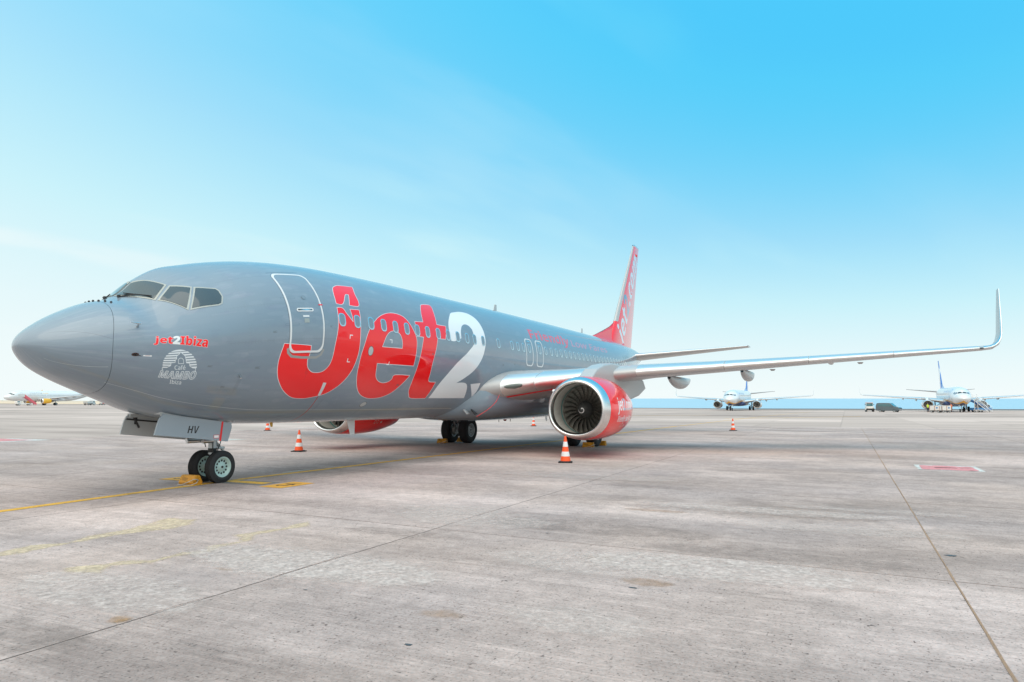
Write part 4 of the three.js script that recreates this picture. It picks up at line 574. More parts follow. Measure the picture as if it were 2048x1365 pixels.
    for (const [z, x] of [[9.9, 21.2], [12.9, 22.2]]) part('access_cover', tf(new THREE.CylinderGeometry(0.11, 0.06, 0.06, 14), x, at(z).y - 0.16, z * s), M.wingGrey, w);
    // engine
    const red = M.red.clone(); red.color.setRGB(1, 1, 1);
    red.map = canvasTexture(1024, 1024, (c, W, H) => { c.fillStyle = '#fb0d14'; c.fillRect(0, 0, W, H); const X = (x) => x / 3.6 * W, Y = (p) => p / (2 * Math.PI) * H; c.save(); if (s < 0) { c.translate(0, 0); } const ph = s > 0 ? 1.60 : 2 * Math.PI - 1.38; c.translate(X(s > 0 ? 0.98 : 2.95), Y(ph)); c.scale(s, s); c.font = 'bold 84px sans-serif'; c.textBaseline = 'alphabetic'; const k = X(1.75) / c.measureText('jet2.com').width; c.save(); c.scale(k, 1); c.fillStyle = '#f1f1f1'; c.fillText('jet', 0, 0); let w0 = c.measureText('jet').width; c.fillStyle = '#8fb4cd'; c.fillText('2', w0, 0); w0 += c.measureText('2').width; c.fillStyle = '#f1f1f1'; c.fillText('.com', w0, 0); c.restore(); c.translate(X(0.02), 56); c.transform(1, 0, -0.2, 1, 0, 0); c.font = 'bold 42px sans-serif'; const k2 = X(1.75) / c.measureText('Friendly Low Fares').width; c.scale(k2, 1); c.fillStyle = '#f1f1f1'; c.fillText('Friendly Low Fares', 0, 0); c.restore(); c.fillStyle = '#ddb9b5'; c.fillRect(X(1.9), Y(2.05), X(0.12), 14); c.strokeStyle = '#dba7a3'; c.lineWidth = 4; c.beginPath(); c.ellipse(X(1.55), Y(2.07), X(0.06), 10, 0, 0, 7); c.stroke(); c.beginPath(); c.ellipse(X(1.72), Y(2.07), X(0.06), 10, 0, 0, 7); c.stroke(); c.globalAlpha = 0.5; c.strokeStyle = '#8d0d13'; c.lineWidth = 2; for (const x of [1.55, 2.62]) { c.beginPath(); c.moveTo(X(x), 0); c.lineTo(X(x), H); c.stroke(); } c.globalAlpha = 1; });
    const eg = addEngine(jet, geoEngine, 13.45, 1.50, 4.83 * s, { cowl: red, lip: M.chrome }, (q, ph) => [q.x / 3.6, 1 - ph / (2 * Math.PI)], true);
    part('nacelle_chine', tf(new THREE.BoxGeometry(0.75, 0.02, 0.22), 1.5, 0.62, -0.98 * s, -0.65 * s, 0, 0), M.red, eg);
    part('vortex_vane', tf(new THREE.SphereGeometry(0.06, 10, 8).scale(1.6, 1, 1), 0.32, 0.58, -0.84 * s), M.white, eg);
    part('engine_pylon', pylonGeo(PYLON, 0.24, 4.83 * s), M.wingGrey, jet);
  }
  // tail
  const finUv = (q) => [(q.x - 30) / 10, (q.y - 4.5) / 8.2];
  const finMat = M.red.clone(); finMat.color.setRGB(1, 1, 1); finMat.specularIntensity = 1; finMat.roughness = 0.12;
  finMat.map = canvasTexture(1024, 840, (c, W, H) => { const X = (x) => (x - 30) / 10 * W, Y = (y) => H - (y - 4.5) / 8.2 * H; c.fillStyle = '#fb0d14'; c.fillRect(0, 0, W, H); c.save(); c.translate(X(34.15), Y(5.15)); c.rotate(-53.3 * Math.PI / 180); c.transform(1, 0, -0.18, 1, 0, 0); c.font = 'bold 190px sans-serif'; const len = 7.3 / 10 * W, parts = [['jet', '#cfdfea'], ['2', '#5b8fae'], ['.com', '#cfdfea']], tw = c.measureText('jet2.com').width; c.scale(len / tw, 1); let px = 0; for (const [t, f] of parts) { c.fillStyle = f; c.fillText(t, px, 0); px += c.measureText(t).width; } c.restore(); c.globalAlpha = 0.6; c.strokeStyle = '#8d0d13'; c.lineWidth = 2; c.beginPath(); c.moveTo(X(35.35), Y(5.3)); c.lineTo(X(38.45), Y(12.1)); c.stroke(); c.globalAlpha = 1; });
  const finG = mergeGeometries([halfFoilGeo(FIN7, 1, finUv), halfFoilGeo(FIN7, -1, finUv)], true); finG.groups.forEach((g, i) => { g.materialIndex = i; });
  const fin = part('tail_fin', finG, [finMat, M.red], jet);
  const top = FIN7[3]; part('fin_cap', fairingGeo([[top.x - 0.02, 12.15, 12.06, 0.02], [top.x + 0.25, 12.22, 12.06, 0.075], [top.x + 0.8, 12.22, 12.06, 0.06], [top.x + 1.45, 12.2, 12.08, 0.012]]), M.frameBright, fin);
  const le = []; for (let k = 0; k <= 20; k++) { const t = k / 20, y = lerp(6.62, 12.08, t), x = lerp(33.10 + (6.62 - 6.54) * 0.789, 37.48, (y - 6.62) / 5.48), c = lerp(3.96, 1.42, t), r = []; for (let i = -5; i <= 5; i++) { const f = Math.pow(Math.abs(i) / 5, 2) * 0.085; const h = 5 * (0.2969 * Math.sqrt(f) - 0.126 * f - 0.3516 * f * f) * c * 0.1 + 0.006; r.push(V(x + f * c - (i ? 0 : 0.008), y, Math.sign(i) * h)); } le.push(r); }
  part('fin_leading_edge', gridGeo(le), M.wingGrey, fin);
  part('dorsal_fin', dorsalGeo([[28.9, 5.33], [29.8, 5.55], [31.0, 5.86], [32.2, 6.2], [33.1, 6.56], [33.7, 7.1], [34.4, 7.6]], (x) => loft7.crown(x) - 0.05, 0.27), M.red, fin);
  for (const [x, y] of [[38.1, 11.55], [36.55, 8.75]]) part('rudder_hinge_fairing', tf(new THREE.SphereGeometry(0.1, 10, 8).scale(2.6, 0.9, 0.8), x, y, 0.06), M.red, fin);
  for (const s of [1, -1]) { const g = loftFoils(STAB7); const st = part('tailplane', s > 0 ? g : mirrorZ(g), M.wingGrey, jet); const sg = slatGeo(0.9, 7.05, 0.08, 0.005, 8, secLerp(STAB7)); part('leading_edge', s > 0 ? sg : mirrorZ(sg), M.chromeDull, st); }
  // nose gear
  const leg = part('nose_gear_leg', merge(rod(V(4.04, 0.30, 0), V(4.04, 0.75, 0), 0.055), rod(V(4.04, 0.60, 0), V(4.04, 1.6, 0), 0.085), rod(V(4.04, 0.343, -0.24), V(4.04, 0.343, 0.24), 0.045), box(0.24, 0.16, 0.3, 4.04, 0.98, 0, 0.03), rod(V(4.04, 0.98, 0.0), V(3.0, 1.4, 0.0), 0.04)), M.gearGrey, jet);
  part('torque_link', merge(box(0.30, 0.05, 0.10, 4.19, 0.72, 0, 0.015).rotateZ(0), rod(V(4.10, 0.86, 0.04), V(4.36, 0.63, 0), 0.022), rod(V(4.10, 0.86, -0.04), V(4.36, 0.63, 0), 0.022), rod(V(4.36, 0.63, 0), V(4.09, 0.45, 0), 0.025)), M.gearGrey, leg);
  part('steering_actuator', merge(rod(V(3.3, 0.90, 0.1), V(3.95, 0.90, 0.12), 0.035), rod(V(3.45, 0.92, -0.1), V(3.95, 0.92, -0.12), 0.035), rod(V(3.6, 0.9, 0.2), V(3.85, 0.9, 0.2), 0.05)), M.steel, leg);
  part('data_plate', tf(new THREE.CylinderGeometry(0.089, 0.089, 0.09, 20), 4.04, 0.68, 0), M.dark, leg);
  for (const z of [0.25, -0.25]) addWheel(jet, 'nose_wheel', noseWheel, 4.04, 0.336, z, M.mint);
  const plate = (pts, th, curve) => { const s = new THREE.Shape(); pts.forEach(([x, y], i) => (i ? s.lineTo(x, y) : s.moveTo(x, y))); return new THREE.ExtrudeGeometry(s, { depth: th, bevelEnabled: true, bevelThickness: 0.004, bevelSize: 0.004, bevelSegments: 1 }); };
  const dpts = smoothPoly([[2.24, 1.085], [2.32, 1.36], [2.40, 1.455], [2.52, 1.465], [3.95, 1.285], [4.06, 1.255], [4.075, 1.16], [3.985, 0.885], [3.2, 0.975]], 60, 4);
  const dmat = M.silver.clone(); dmat.bumpMap = null; dmat.color.setRGB(1, 1, 1); dmat.map = canvasTexture(1024, 512, (c, W, H) => { const X = (x) => (x - 2.2) / 2 * W, Y = (y) => H - (y - 0.8) / 0.8 * H; c.fillStyle = '#949fa8'; c.fillRect(0, 0, W, H); c.fillStyle = '#e0161d'; c.beginPath(); c.moveTo(X(3.83), Y(1.5)); c.lineTo(X(3.88), Y(1.5)); c.lineTo(X(3.80), Y(0.8)); c.lineTo(X(3.745), Y(0.8)); c.fill(); c.fillStyle = '#1c1f22'; c.save(); c.translate(X(2.95), Y(1.095)); c.transform(1, 0.06, -0.2, 1, 0, 0); c.font = 'bold 128px sans-serif'; c.scale(0.8, 1); c.fillText('HV', 0, 0); c.restore(); c.strokeStyle = '#c5262c'; c.lineWidth = 6; c.fillStyle = '#efe9e9'; c.fillRect(X(3.62), Y(1.03), X(3.75) - X(3.62), 42); c.strokeRect(X(3.62), Y(1.03), X(3.75) - X(3.62), 42); });
  const dg = plate(dpts, 0.025); { const p = dg.attributes.position, u = dg.attributes.uv; for (let i = 0; i < p.count; i++) u.setXY(i, (p.getX(i) - 2.2) / 2, (p.getY(i) - 0.8) / 0.8); }
  const d1 = part('nose_gear_door', dg, dmat, jet); d1.position.z = 0.48; d1.rotation.x = 0;
  const d2 = part('nose_gear_door', dg, M.gearGrey, jet); d2.position.z = -0.51;
  part('door_inner_rib', merge(tf(new THREE.BoxGeometry(1.5, 0.03, 0.02), 3.1, 1.3, -0.48, 0, 0, -0.1), tf(new THREE.BoxGeometry(0.05, 0.14, 0.03), 2.55, 1.34, -0.475), rod(V(2.5, 1.42, -0.47), V(2.62, 1.2, -0.46), 0.02)), M.dark, d2).position.z = 0.51;
  part('gear_bay', merge(box(0.03, 0.75, 0.9, 2.40, 1.85, 0, 0.004), box(0.03, 0.85, 0.9, 4.20, 1.72, 0, 0.004), box(1.8, 0.03, 0.9, 3.3, 2.15, 0, 0.004), tf(box(1.8, 0.75, 0.03, 0, 0, 0, 0.004), 3.3, 1.78, 0.45), tf(box(1.8, 0.75, 0.03, 0, 0, 0, 0.004), 3.3, 1.78, -0.45)), M.gearGrey, jet);
  part('retraction_brace', merge(rod(V(4.0, 1.25, 0.12), V(2.9, 2.0, 0.2), 0.035), rod(V(4.0, 1.25, -0.12), V(2.9, 2.0, -0.2), 0.035)), M.gearGrey, jet);
  part('taxi_light', merge(tf(new THREE.CylinderGeometry(0.07, 0.05, 0.07, 16).rotateZ(Math.PI / 2), 3.92, 1.02, 0)), M.lamp, leg);
  part('hydraulic_hose', merge(tube([V(3.97, 1.3, 0.07), V(3.93, 1.05, 0.12), V(3.96, 0.8, 0.10), V(4.0, 0.62, 0.07)], 0.012, 20, 6), tube([V(3.97, 1.3, -0.06), V(3.9, 1.0, -0.12), V(3.95, 0.75, -0.1)], 0.010, 18, 6), tube([V(4.12, 1.1, 0.07), V(4.17, 0.9, 0.1), V(4.12, 0.66, 0.06)], 0.010, 18, 6)), M.hose, leg);
  part('tow_fitting', merge(rod(V(3.93, 0.336, -0.06), V(3.93, 0.336, 0.06), 0.03), rod(V(3.93, 0.336, 0), V(4.04, 0.336, 0), 0.028)), M.steel, leg);
  part('oleo_piston', rod(V(4.04, 0.5, 0), V(4.04, 0.66, 0), 0.058, 0.058, 20), M.steel, leg);
  // main gear
  for (const s of [1, -1]) {
    const z = 2.86 * s, mg = part('main_gear_leg', merge(rod(V(19.64, 0.5, z), V(19.64, 1.25, z), 0.09), rod(V(19.64, 1.0, z), V(19.55, 2.3, z + 0.1 * s), 0.13), rod(V(19.64, 0.55, z - 0.5 * s), V(19.64, 0.55, z + 0.5 * s), 0.07), rod(V(19.64, 1.1, z), V(19.6, 2.0, z - 1.3 * s), 0.06)), M.gearGrey, jet);
    part('torque_link', merge(rod(V(19.5, 1.15, z), V(19.2, 0.85, z), 0.03), rod(V(19.2, 0.85, z), V(19.5, 0.58, z), 0.03), rod(V(19.42, 0.9, z + 0.1), V(19.42, 0.9, z - 0.14), 0.04)), M.steel, mg);
    part('brake_hoses', merge(tube([V(19.5, 1.5, z + 0.1), V(19.35, 1.1, z + 0.12), V(19.42, 0.7, z + 0.15)], 0.018, 16, 6), tube([V(19.52, 1.6, z - 0.1), V(19.33, 1.2, z - 0.14), V(19.45, 0.65, z - 0.16)], 0.016, 16, 6), tube([V(19.5, 1.4, z), V(19.3, 1.2, z + 0.02), V(19.4, 0.8, z - 0.02)], 0.014, 16, 6)), M.hose, mg);
    for (const o of [-0.24, 0.24]) part('brake_unit', tf(new THREE.CylinderGeometry(0.2, 0.2, 0.14, 18).rotateX(Math.PI / 2), 19.64, 0.55, z + o * 0.8), M.duct, mg);
    part('gear_door', tf(box(0.75, 0.95, 0.03, 0, 0, 0, 0.012), 19.45, 1.46, z + 0.52 * s, 0.12 * s), M.wingGrey, mg);
    for (const o of [-0.43, 0.43]) addWheel(jet, 'main_wheel', mainWheel, 19.64, 0.552, z + o, M.gearGrey);
  }
}

// ------------------------------------------------------------------ jets on the far stands
function farSkin(L, opts) { // returns [port, starboard] materials with the far livery
  const make = (s) => { const m = M.white.clone(); m.color.setRGB(1, 1, 1); m.map = canvasTexture(1024, 512, (c, W, H) => { const X = (x) => x / L.length * W, Y = (t) => t / Math.PI * H; opts.paint(c, W, H, X, Y, (txt, x, t, size, wid, color, weight = 'bold') => { c.save(); c.translate(X(s > 0 ? x : x + wid), Y(t)); c.font = `${weight} ${size / Math.PI * H}px sans-serif`; const k = X(wid) / c.measureText(txt).width; c.scale(k * s, 1); c.fillStyle = color; c.fillText(txt, 0, 0); c.restore(); }); }); return m; };
  return [make(1), make(-1)];
}
const uvWhole = (L) => (x, th) => [x / L.length, 1 - Math.abs(th) / Math.PI];
const ryPaint = farSkin(loft7, { paint: (c, W, H, X, Y, text) => {
  c.fillStyle = '#dde1e4'; c.fillRect(0, 0, W, H); c.fillStyle = '#0f2f6d'; c.beginPath(); c.moveTo(X(0.9), H); c.bezierCurveTo(X(1.6), Y(2.30), X(6), Y(2.2), X(14), Y(2.06)); c.lineTo(X(24), Y(1.95)); c.lineTo(X(31), Y(1.85)); c.lineTo(X(34), H); c.fill();
  c.strokeStyle = '#f2b21c'; c.lineWidth = 0.17 / Math.PI * H; c.beginPath(); c.moveTo(X(0.75), H); c.bezierCurveTo(X(1.5), Y(2.26), X(6), Y(2.16), X(14), Y(2.0)); c.lineTo(X(24), Y(1.92)); c.lineTo(X(32), Y(1.85)); c.stroke();
  text('RYANAIR', 5.9, 1.27, 0.42, 9.2, '#2f6fc0'); text('RYANAIR.COM', 19, 1.9, 0.16, 4, '#e9eef5');
} });
const vuPaint = farSkin(loftA, { paint: (c, W, H, X, Y, text) => { c.fillStyle = '#dde0e1'; c.fillRect(0, 0, W, H); text('vueling', 8.6, 1.06, 0.30, 4.9, '#8f989c'); text('.com', 13.5, 1.06, 0.30, 2.5, '#eab24a'); c.fillStyle = '#dfe3e3'; c.fillRect(X(20), Y(2.5), X(6), 8); } });
function farFuselage(jet, L, mats, x0 = 0.0) {
  const body = mergeGeometries([L.skin(x0, L.length, 0, Math.PI, uvWhole(L), 40), L.skin(x0, L.length, 0, -Math.PI, uvWhole(L), 40)], true); body.groups.forEach((g, i) => { g.materialIndex = i; });
  const p = body.attributes.position, n = body.attributes.normal; for (let i = 0; i < p.count; i++) if (p.getX(i) < 0.002) n.setXYZ(i, -1, 0, 0);
  return part('fuselage', body, mats, jet);
}
const geoEngineFar = { ...geoEngine };
const engA = engineGeos(1.02), FINA = [finSec(5.6, 30.2, 5.4, 0.1), finSec(11.7, 34.8, 2.0, 0.1)];
const finFarUv = (q) => [(q.x - 30) / 10, (q.y - 4.5) / 8.2];
const finFarTex = canvasTexture(512, 420, (c, W, H) => { c.fillStyle = '#2b6fc4'; c.fillRect(0, 0, W, H); const X = (x) => (x - 30) / 10 * W, Y = (y) => H - (y - 4.5) / 8.2 * H; c.fillStyle = '#f3f4f2'; c.beginPath(); c.moveTo(X(34.6), Y(6.6)); c.quadraticCurveTo(X(34.2), Y(8.4), X(36.4), Y(10.6)); c.quadraticCurveTo(X(35.6), Y(8.8), X(36.2), Y(7.0)); c.fill(); c.fillStyle = '#e9b13c'; c.beginPath(); c.moveTo(X(35.2), Y(7.0)); c.lineTo(X(36.9), Y(9.8)); c.lineTo(X(36.2), Y(7.2)); c.fill(); });
function farJet7(label, pos, group) {
  const jet = thing('passenger_jet', label, 'airplane', pos, 0, group), L = loft7;
  farFuselage(jet, L, ryPaint);
  const deck = [[[1.64, 0.035], [1.93, 0.035], [2.195, 0.485], [1.893, 0.645]], [[1.952, 0.724], [2.252, 0.567], [2.534, 0.722], [2.256, 1.065]], [[2.342, 1.085], [2.613, 0.75], [2.945, 0.842], [2.973, 0.988], [2.839, 1.1]]];
  for (const s of [1, -1]) deck.forEach((p, i) => part('flight_deck_window', L.patch(p.map(([x, t]) => [x, t * s]), 0.02, 2), i ? M.cabinGlass : M.glass, jet));
  for (const s of [1, -1]) { for (let x = 5.98; x < 30.4; x += 0.53) part('cabin_window', L.patch(roundRect(x - 0.1, x + 0.1, 1.33, 1.48, 0.07, 2).map(([a, b]) => [a, b * s]), 0.012, 0), M.cabinGlass, jet); const p = roundRect(4.37, 5.34, 0.69, 1.795, 0.16, 4).map(([a, b]) => [a, b * s]); part('front_door', L.ring(p, p.map(([a, b]) => [a - Math.sign(a - 4.85) * 0.04, b - Math.sign(b - 1.24 * s) * 0.02]), 0.012), M.skyBlue, jet); }
  part('belly_fairing', fairingGeo(BELLY7), M.navy, jet);
  for (const s of [1, -1]) {
    addWing(jet, WING7, LET7, s, { wing: M.wingGrey, winglet: M.white, slat: M.chromeDull, canoe: M.wingGrey }, { detail: false, slats: [[2.05, 4.2, 0.12], [5.75, 16.75, 0.14]], canoes: [[6.4, 19.3, 23.0, 2.62, 0.42, 0.16], [8.95, 19.9, 23.3, 2.84, 0.36, 0.15]] });
    const e = addEngine(jet, geoEngineFar, 13.45, 1.5, 4.83 * s, { cowl: M.white, lip: M.chrome }, undefined, false);
    part('cowl_stripe', outward(nacelleSkin([[1.0, 1.079], [1.6, 1.087], [2.3, 1.042]], 0.085, undefined, 16, 1.75, 2.45)), M.yellow, e);
    part('cowl_stripe', outward(nacelleSkin([[1.0, 1.079], [1.6, 1.087], [2.3, 1.042]], 0.085, undefined, 16, 2 * Math.PI - 2.45, 2 * Math.PI - 1.75)), M.yellow, e);
    part('engine_pylon', pylonGeo(PYLON, 0.24, 4.83 * s), M.white, jet);
    const g = loftFoils(STAB7); part('tailplane', s > 0 ? g : mirrorZ(g), M.wingGrey, jet);
    const z = 2.86 * s; part('main_gear_leg', merge(rod(V(19.64, 0.5, z), V(19.55, 2.3, z + 0.1 * s), 0.12), rod(V(19.64, 1.1, z), V(19.6, 2.0, z - 1.3 * s), 0.06)), M.gearGrey, jet);
    for (const o of [-0.43, 0.43]) { const w = part('main_wheel', mainWheel.tyre, M.rubber, jet); w.position.set(19.64, 0.552, z + o); part('rim', mainWheel.rim, M.gearGrey, w); }
    const nw = part('nose_wheel', noseWheel.tyre, M.rubber, jet); nw.position.set(4.04, 0.336, 0.25 * s); part('rim', noseWheel.rim, M.gearGrey, nw);
    part('nose_gear_door', tf(box(1.7, 0.4, 0.03, 0, 0, 0, 0.01), 3.2, 1.2, 0.48 * s, 0, 0, -0.1), M.white, jet);
  }
  part('nose_gear_leg', rod(V(4.04, 0.3, 0), V(4.04, 1.6, 0), 0.08), M.gearGrey, jet);
  const fm = M.white.clone(); fm.color.setRGB(1, 1, 1); fm.map = finFarTex; const fg = mergeGeometries([halfFoilGeo(FIN7, 1, finFarUv), halfFoilGeo(FIN7, -1, finFarUv)]); const fin = part('tail_fin', fg, fm, jet);
  part('dorsal_fin', dorsalGeo([[28.9, 5.33], [29.8, 5.55], [31.0, 5.86], [32.2, 6.2], [33.1, 6.56], [33.7, 7.1], [34.4, 7.6]], (x) => loft7.crown(x) - 0.05, 0.34), M.skyBlue, fin);
  return jet;
}
farJet7('white airliner with blue tail, alone on its stand behind the near jet\'s wing', [164.1, 0, -12.8], 'white airliners parked at the sea edge');
farJet7('white airliner with blue tail and boarding steps, baggage carts before it', [152.8, 0, 32.9], 'white airliners parked at the sea edge');
{ // white airliner with yellow engines at the far left
  const y0 = groundY(-286.9), jet = thing('passenger_jet', 'white airliner with yellow engines at the far left beneath the near jet\'s nose', 'airplane', [154.2, y0, -286.9], 0), L = loftA;
  farFuselage(jet, L, vuPaint);
  for (const s of [1, -1]) {
    [[[1.55, 0.1], [2.25, 0.1], [2.3, 0.42], [1.7, 0.5]], [[1.74, 0.58], [2.36, 0.48], [2.55, 0.85], [2.0, 1.02]], [[2.12, 1.06], [2.62, 0.88], [3.1, 1.0], [2.8, 1.2]]].forEach((p) => part('flight_deck_window', L.patch(p.map(([x, t]) => [x, t * s]), 0.02, 2), M.glass, jet));
    for (let x = 8.2; x < 31; x += 0.53) if (Math.abs(x - 15) > 0.3) part('cabin_window', L.patch(roundRect(x - 0.1, x + 0.1, 1.34, 1.48, 0.07, 2).map(([a, b]) => [a, b * s]), 0.012, 0), M.cabinGlass, jet);
    const p = roundRect(5.0, 5.9, 0.8, 1.82, 0.16, 4).map(([a, b]) => [a, b * s]); part('front_door', L.ring(p, p.map(([a, b]) => [a - Math.sign(a - 5.45) * 0.04, b - Math.sign(b - 1.3 * s) * 0.02]), 0.012), M.frame, jet);
    const wing = [{ z: 1.0, x: 11.4, y: 2.35, c: 7.2, t: 0.14 }, { z: 2.0, x: 12.0, y: 2.45, c: 6.6, t: 0.14 }, { z: 5.75, x: 14.0, y: 2.85, c: 4.6, t: 0.12 }, { z: 16.9, x: 20.0, y: 4.0, c: 1.6, t: 0.11 }];
    addWing(jet, wing, null, s, { wing: M.wingGrey, slat: M.chromeDull, canoe: M.wingGrey }, { detail: false, slats: [[2.2, 5.2, 0.12], [6.4, 16.6, 0.14]], canoes: [[5.2, 16.8, 20.2, 2.55, 0.4, 0.2], [8.8, 17.8, 20.6, 2.95, 0.36, 0.18], [12.4, 18.9, 21.2, 3.35, 0.3, 0.15]] });
    addEngine(jet, engA, 10.9, 1.72, 5.75 * s, { cowl: M.yellow, lip: M.chrome }, undefined, false);
    part('engine_pylon', pylonGeo([[11.8, 2.6], [13.0, 2.95], [14.4, 3.1], [16.5, 2.9], [16.9, 2.5], [15.4, 2.2], [13.5, 2.4]], 0.22, 5.75 * s), M.white, jet);
    const g = loftFoils([{ z: 0.3, x: 31.5, y: 5.2, c: 4, t: 0.09 }, { z: 6.2, x: 34.9, y: 5.8, c: 1.4, t: 0.09 }]); part('tailplane', s > 0 ? g : mirrorZ(g), M.wingGrey, jet);
    const z = 3.8 * s; part('main_gear_leg', rod(V(17.71, 0.5, z), V(17.6, 2.6, z), 0.14), M.gearGrey, jet);
    for (const o of [-0.46, 0.46]) { const w = part('main_wheel', mainWheel.tyre, M.rubber, jet); w.position.set(17.71, 0.552, z + o); part('rim', mainWheel.rim, M.gearGrey, w); }
    const nw = part('nose_wheel', noseWheel.tyre, M.rubber, jet); nw.position.set(5.07, 0.336, 0.25 * s); part('rim', noseWheel.rim, M.gearGrey, nw);
  }
  part('nose_gear_leg', rod(V(5.07, 0.3, 0), V(5.07, 2.0, 0), 0.09), M.gearGrey, jet);
  part('belly_fairing', fairingGeo(BELLY7.map(([x, a, b, h]) => [x - 0.8, a + 0.5, b + 0.48, h * 1.02])), M.white, jet);
  const ant = part('upper_aerial', bladeGeo(0.45, 0.4, 0.12, 0.14), M.yellow, jet); ant.position.set(14.1, 5.86, 0);
  part('tail_fin', mergeGeometries([halfFoilGeo(FINA, 1), halfFoilGeo(FINA, -1)]), M.yellow, jet);
}

// ------------------------------------------------------------------ traffic cones and wheel chocks
const coneMats = { orange: mat(0.90, 0.10, 0.02, 0.55), white: mat(0.74, 0.75, 0.76, 0.4), base: mat(0.025, 0.025, 0.027, 0.8) };
function buildCone() {
  const g = thing('traffic_cone', '', 'traffic cone', [0, 0, 0], 0, 'striped traffic cones round the near jet');
  part('base', merge(box(0.40, 0.035, 0.40, 0, 0.019, 0, 0.012, 2), box(0.30, 0.02, 0.30, 0, 0.042, 0, 0.008)), coneMats.base, g);
  const R = (y) => lerp(0.148, 0.026, (y - 0.045) / 0.705), ys = [0.045, 0.185, 0.315, 0.455, 0.595, 0.75], k = ['orange', 'white', 'orange', 'white', 'orange'];
  for (let i = 0; i < 5; i++) { const o = k[i] === 'white' ? 0.002 : 0, a = ys[i], b = ys[i + 1]; const pr = [[R(a) + o, a]]; for (let j = 1; j <= 3; j++) pr.push([R(lerp(a, b, j / 3)) + o, lerp(a, b, j / 3)]); if (i === 4) pr.push([0.02, 0.757], [0.0, 0.758]); part(k[i] === 'white' ? 'reflective_band' : 'cone_shell', new THREE.LatheGeometry(pr.map(([r, y]) => new THREE.Vector2(r, y)), 32), coneMats[k[i]], g); }
  return g;
}
const cone0 = buildCone();
[[11.98, 5.06, 0.35, 'orange and white cone in front of the near jet\'s left engine'], [12.21, -5.07, 0.15, 'orange and white cone between the nose wheels and the far engine'], [26.1, -20.4, 0.6, 'distant cone just under the belly behind the nose gear'], [41.3, -8.9, 0.2, 'distant cone seen under the belly left of the near engine'], [38.7, 5.9, 0.5, 'cone standing alone on the open apron beneath the left wing']].forEach(([x, z, a, l], i) => { let c = cone0; if (i) { c = cone0.clone(); c.name = numbered('traffic_cone'); scene.add(c); } rename(c, l); c.position.set(x, groundY(z), z); c.rotation.y = a; });

const chockMat = mat(0.74, 0.33, 0.02, 0.6, 0, { map: wearTex }), ropeMat = mat(0.5, 0.47, 0.42, 0.9);
function buildChock() {
  const g = thing('wheel_chock', '', 'wheel chock', [0, 0, 0], 0, 'yellow wheel chocks at the near jet');
  const s = new THREE.Shape(); [[-0.105, 0.0], [0.105, 0.0], [0.12, 0.03], [0.055, 0.16], [0.03, 0.175], [-0.03, 0.175], [-0.055, 0.16], [-0.12, 0.03]].forEach(([x, y], i) => (i ? s.lineTo(x, y) : s.moveTo(x, y)));
  const h = new THREE.Path(); h.absarc(0, 0.075, 0.035, 0, Math.PI * 2); s.holes.push(h);
  part('block', new THREE.ExtrudeGeometry(s, { depth: 0.40, bevelEnabled: true, bevelThickness: 0.012, bevelSize: 0.008, bevelSegments: 2 }).translate(0, 0.009, -0.2), chockMat, g);
  part('rope', merge(tube([V(0, 0.085, 0.19), V(-0.02, 0.09, 0.26), V(-0.12, 0.12, 0.26), V(-0.2, 0.06, 0.15), V(-0.22, 0.012, 0.0), V(-0.24, 0.012, -0.1)], 0.009, 28, 6), tube([V(0, 0.085, 0.2), V(-0.05, 0.05, 0.25), V(-0.18, 0.012, 0.24), V(-0.3, 0.012, 0.16)], 0.009, 20, 6)), ropeMat, g);
  return g;
}
const chock0 = buildChock();
[[3.60, -0.10, 0.0, 'yellow chock with rope in front of the nose wheels'], [18.98, -3.30, 0.1, 'yellow chock ahead of the far main wheels'], [20.30, -3.1, 3.1, 'yellow chock behind the far main wheels, mostly hidden'], [18.95, 3.30, 0.1, 'yellow chock ahead of the main wheel below the near engine'], [20.32, 3.35, 3.2, 'yellow chock behind the main wheel below the near engine']].forEach(([x, z, a, l], i) => { let c = chock0; if (i) { c = chock0.clone(); c.name = numbered('wheel_chock'); scene.add(c); } rename(c, l); c.position.set(x, 0, z); c.rotation.y = a; });

// ------------------------------------------------------------------ vehicles and people by the far stands
const vanGrey = mat(0.10, 0.135, 0.155, 0.35, 0.3, { clearcoat: 0.9 }), tugWhite = mat(0.74, 0.73, 0.70, 0.45), orangeTrim = mat(0.75, 0.22, 0.06, 0.5), blueSteel = mat(0.05, 0.22, 0.48, 0.5), greyCanvas = mat(0.66, 0.66, 0.64, 0.7), vanGlass = mat(0.06, 0.16, 0.18, 0.08, 0, { clearcoat: 1 });
const carWheel = wheelGeos(0.32, 0.21, 0.2, 8);
const profileGeo = (pts, w, bev = 0.06) => { const s = new THREE.Shape(pts.map(([x, y]) => new THREE.Vector2(x, y))); return new THREE.ExtrudeGeometry(s, { depth: w - 2 * bev, bevelEnabled: true, bevelThickness: bev, bevelSize: bev * 0.6, bevelSegments: 3, curveSegments: 6 }).translate(0, 0, -w / 2 + bev); };
function wheels(g, xs, hz, R = 0.32, k = R / 0.32) { for (const x of xs) for (const s of [1, -1]) { const w = part('wheel', carWheel.tyre, M.rubber, g); w.position.set(x, R, hz * s); w.scale.setScalar(k); part('rim', carWheel.rim, M.gearGrey, w); } }
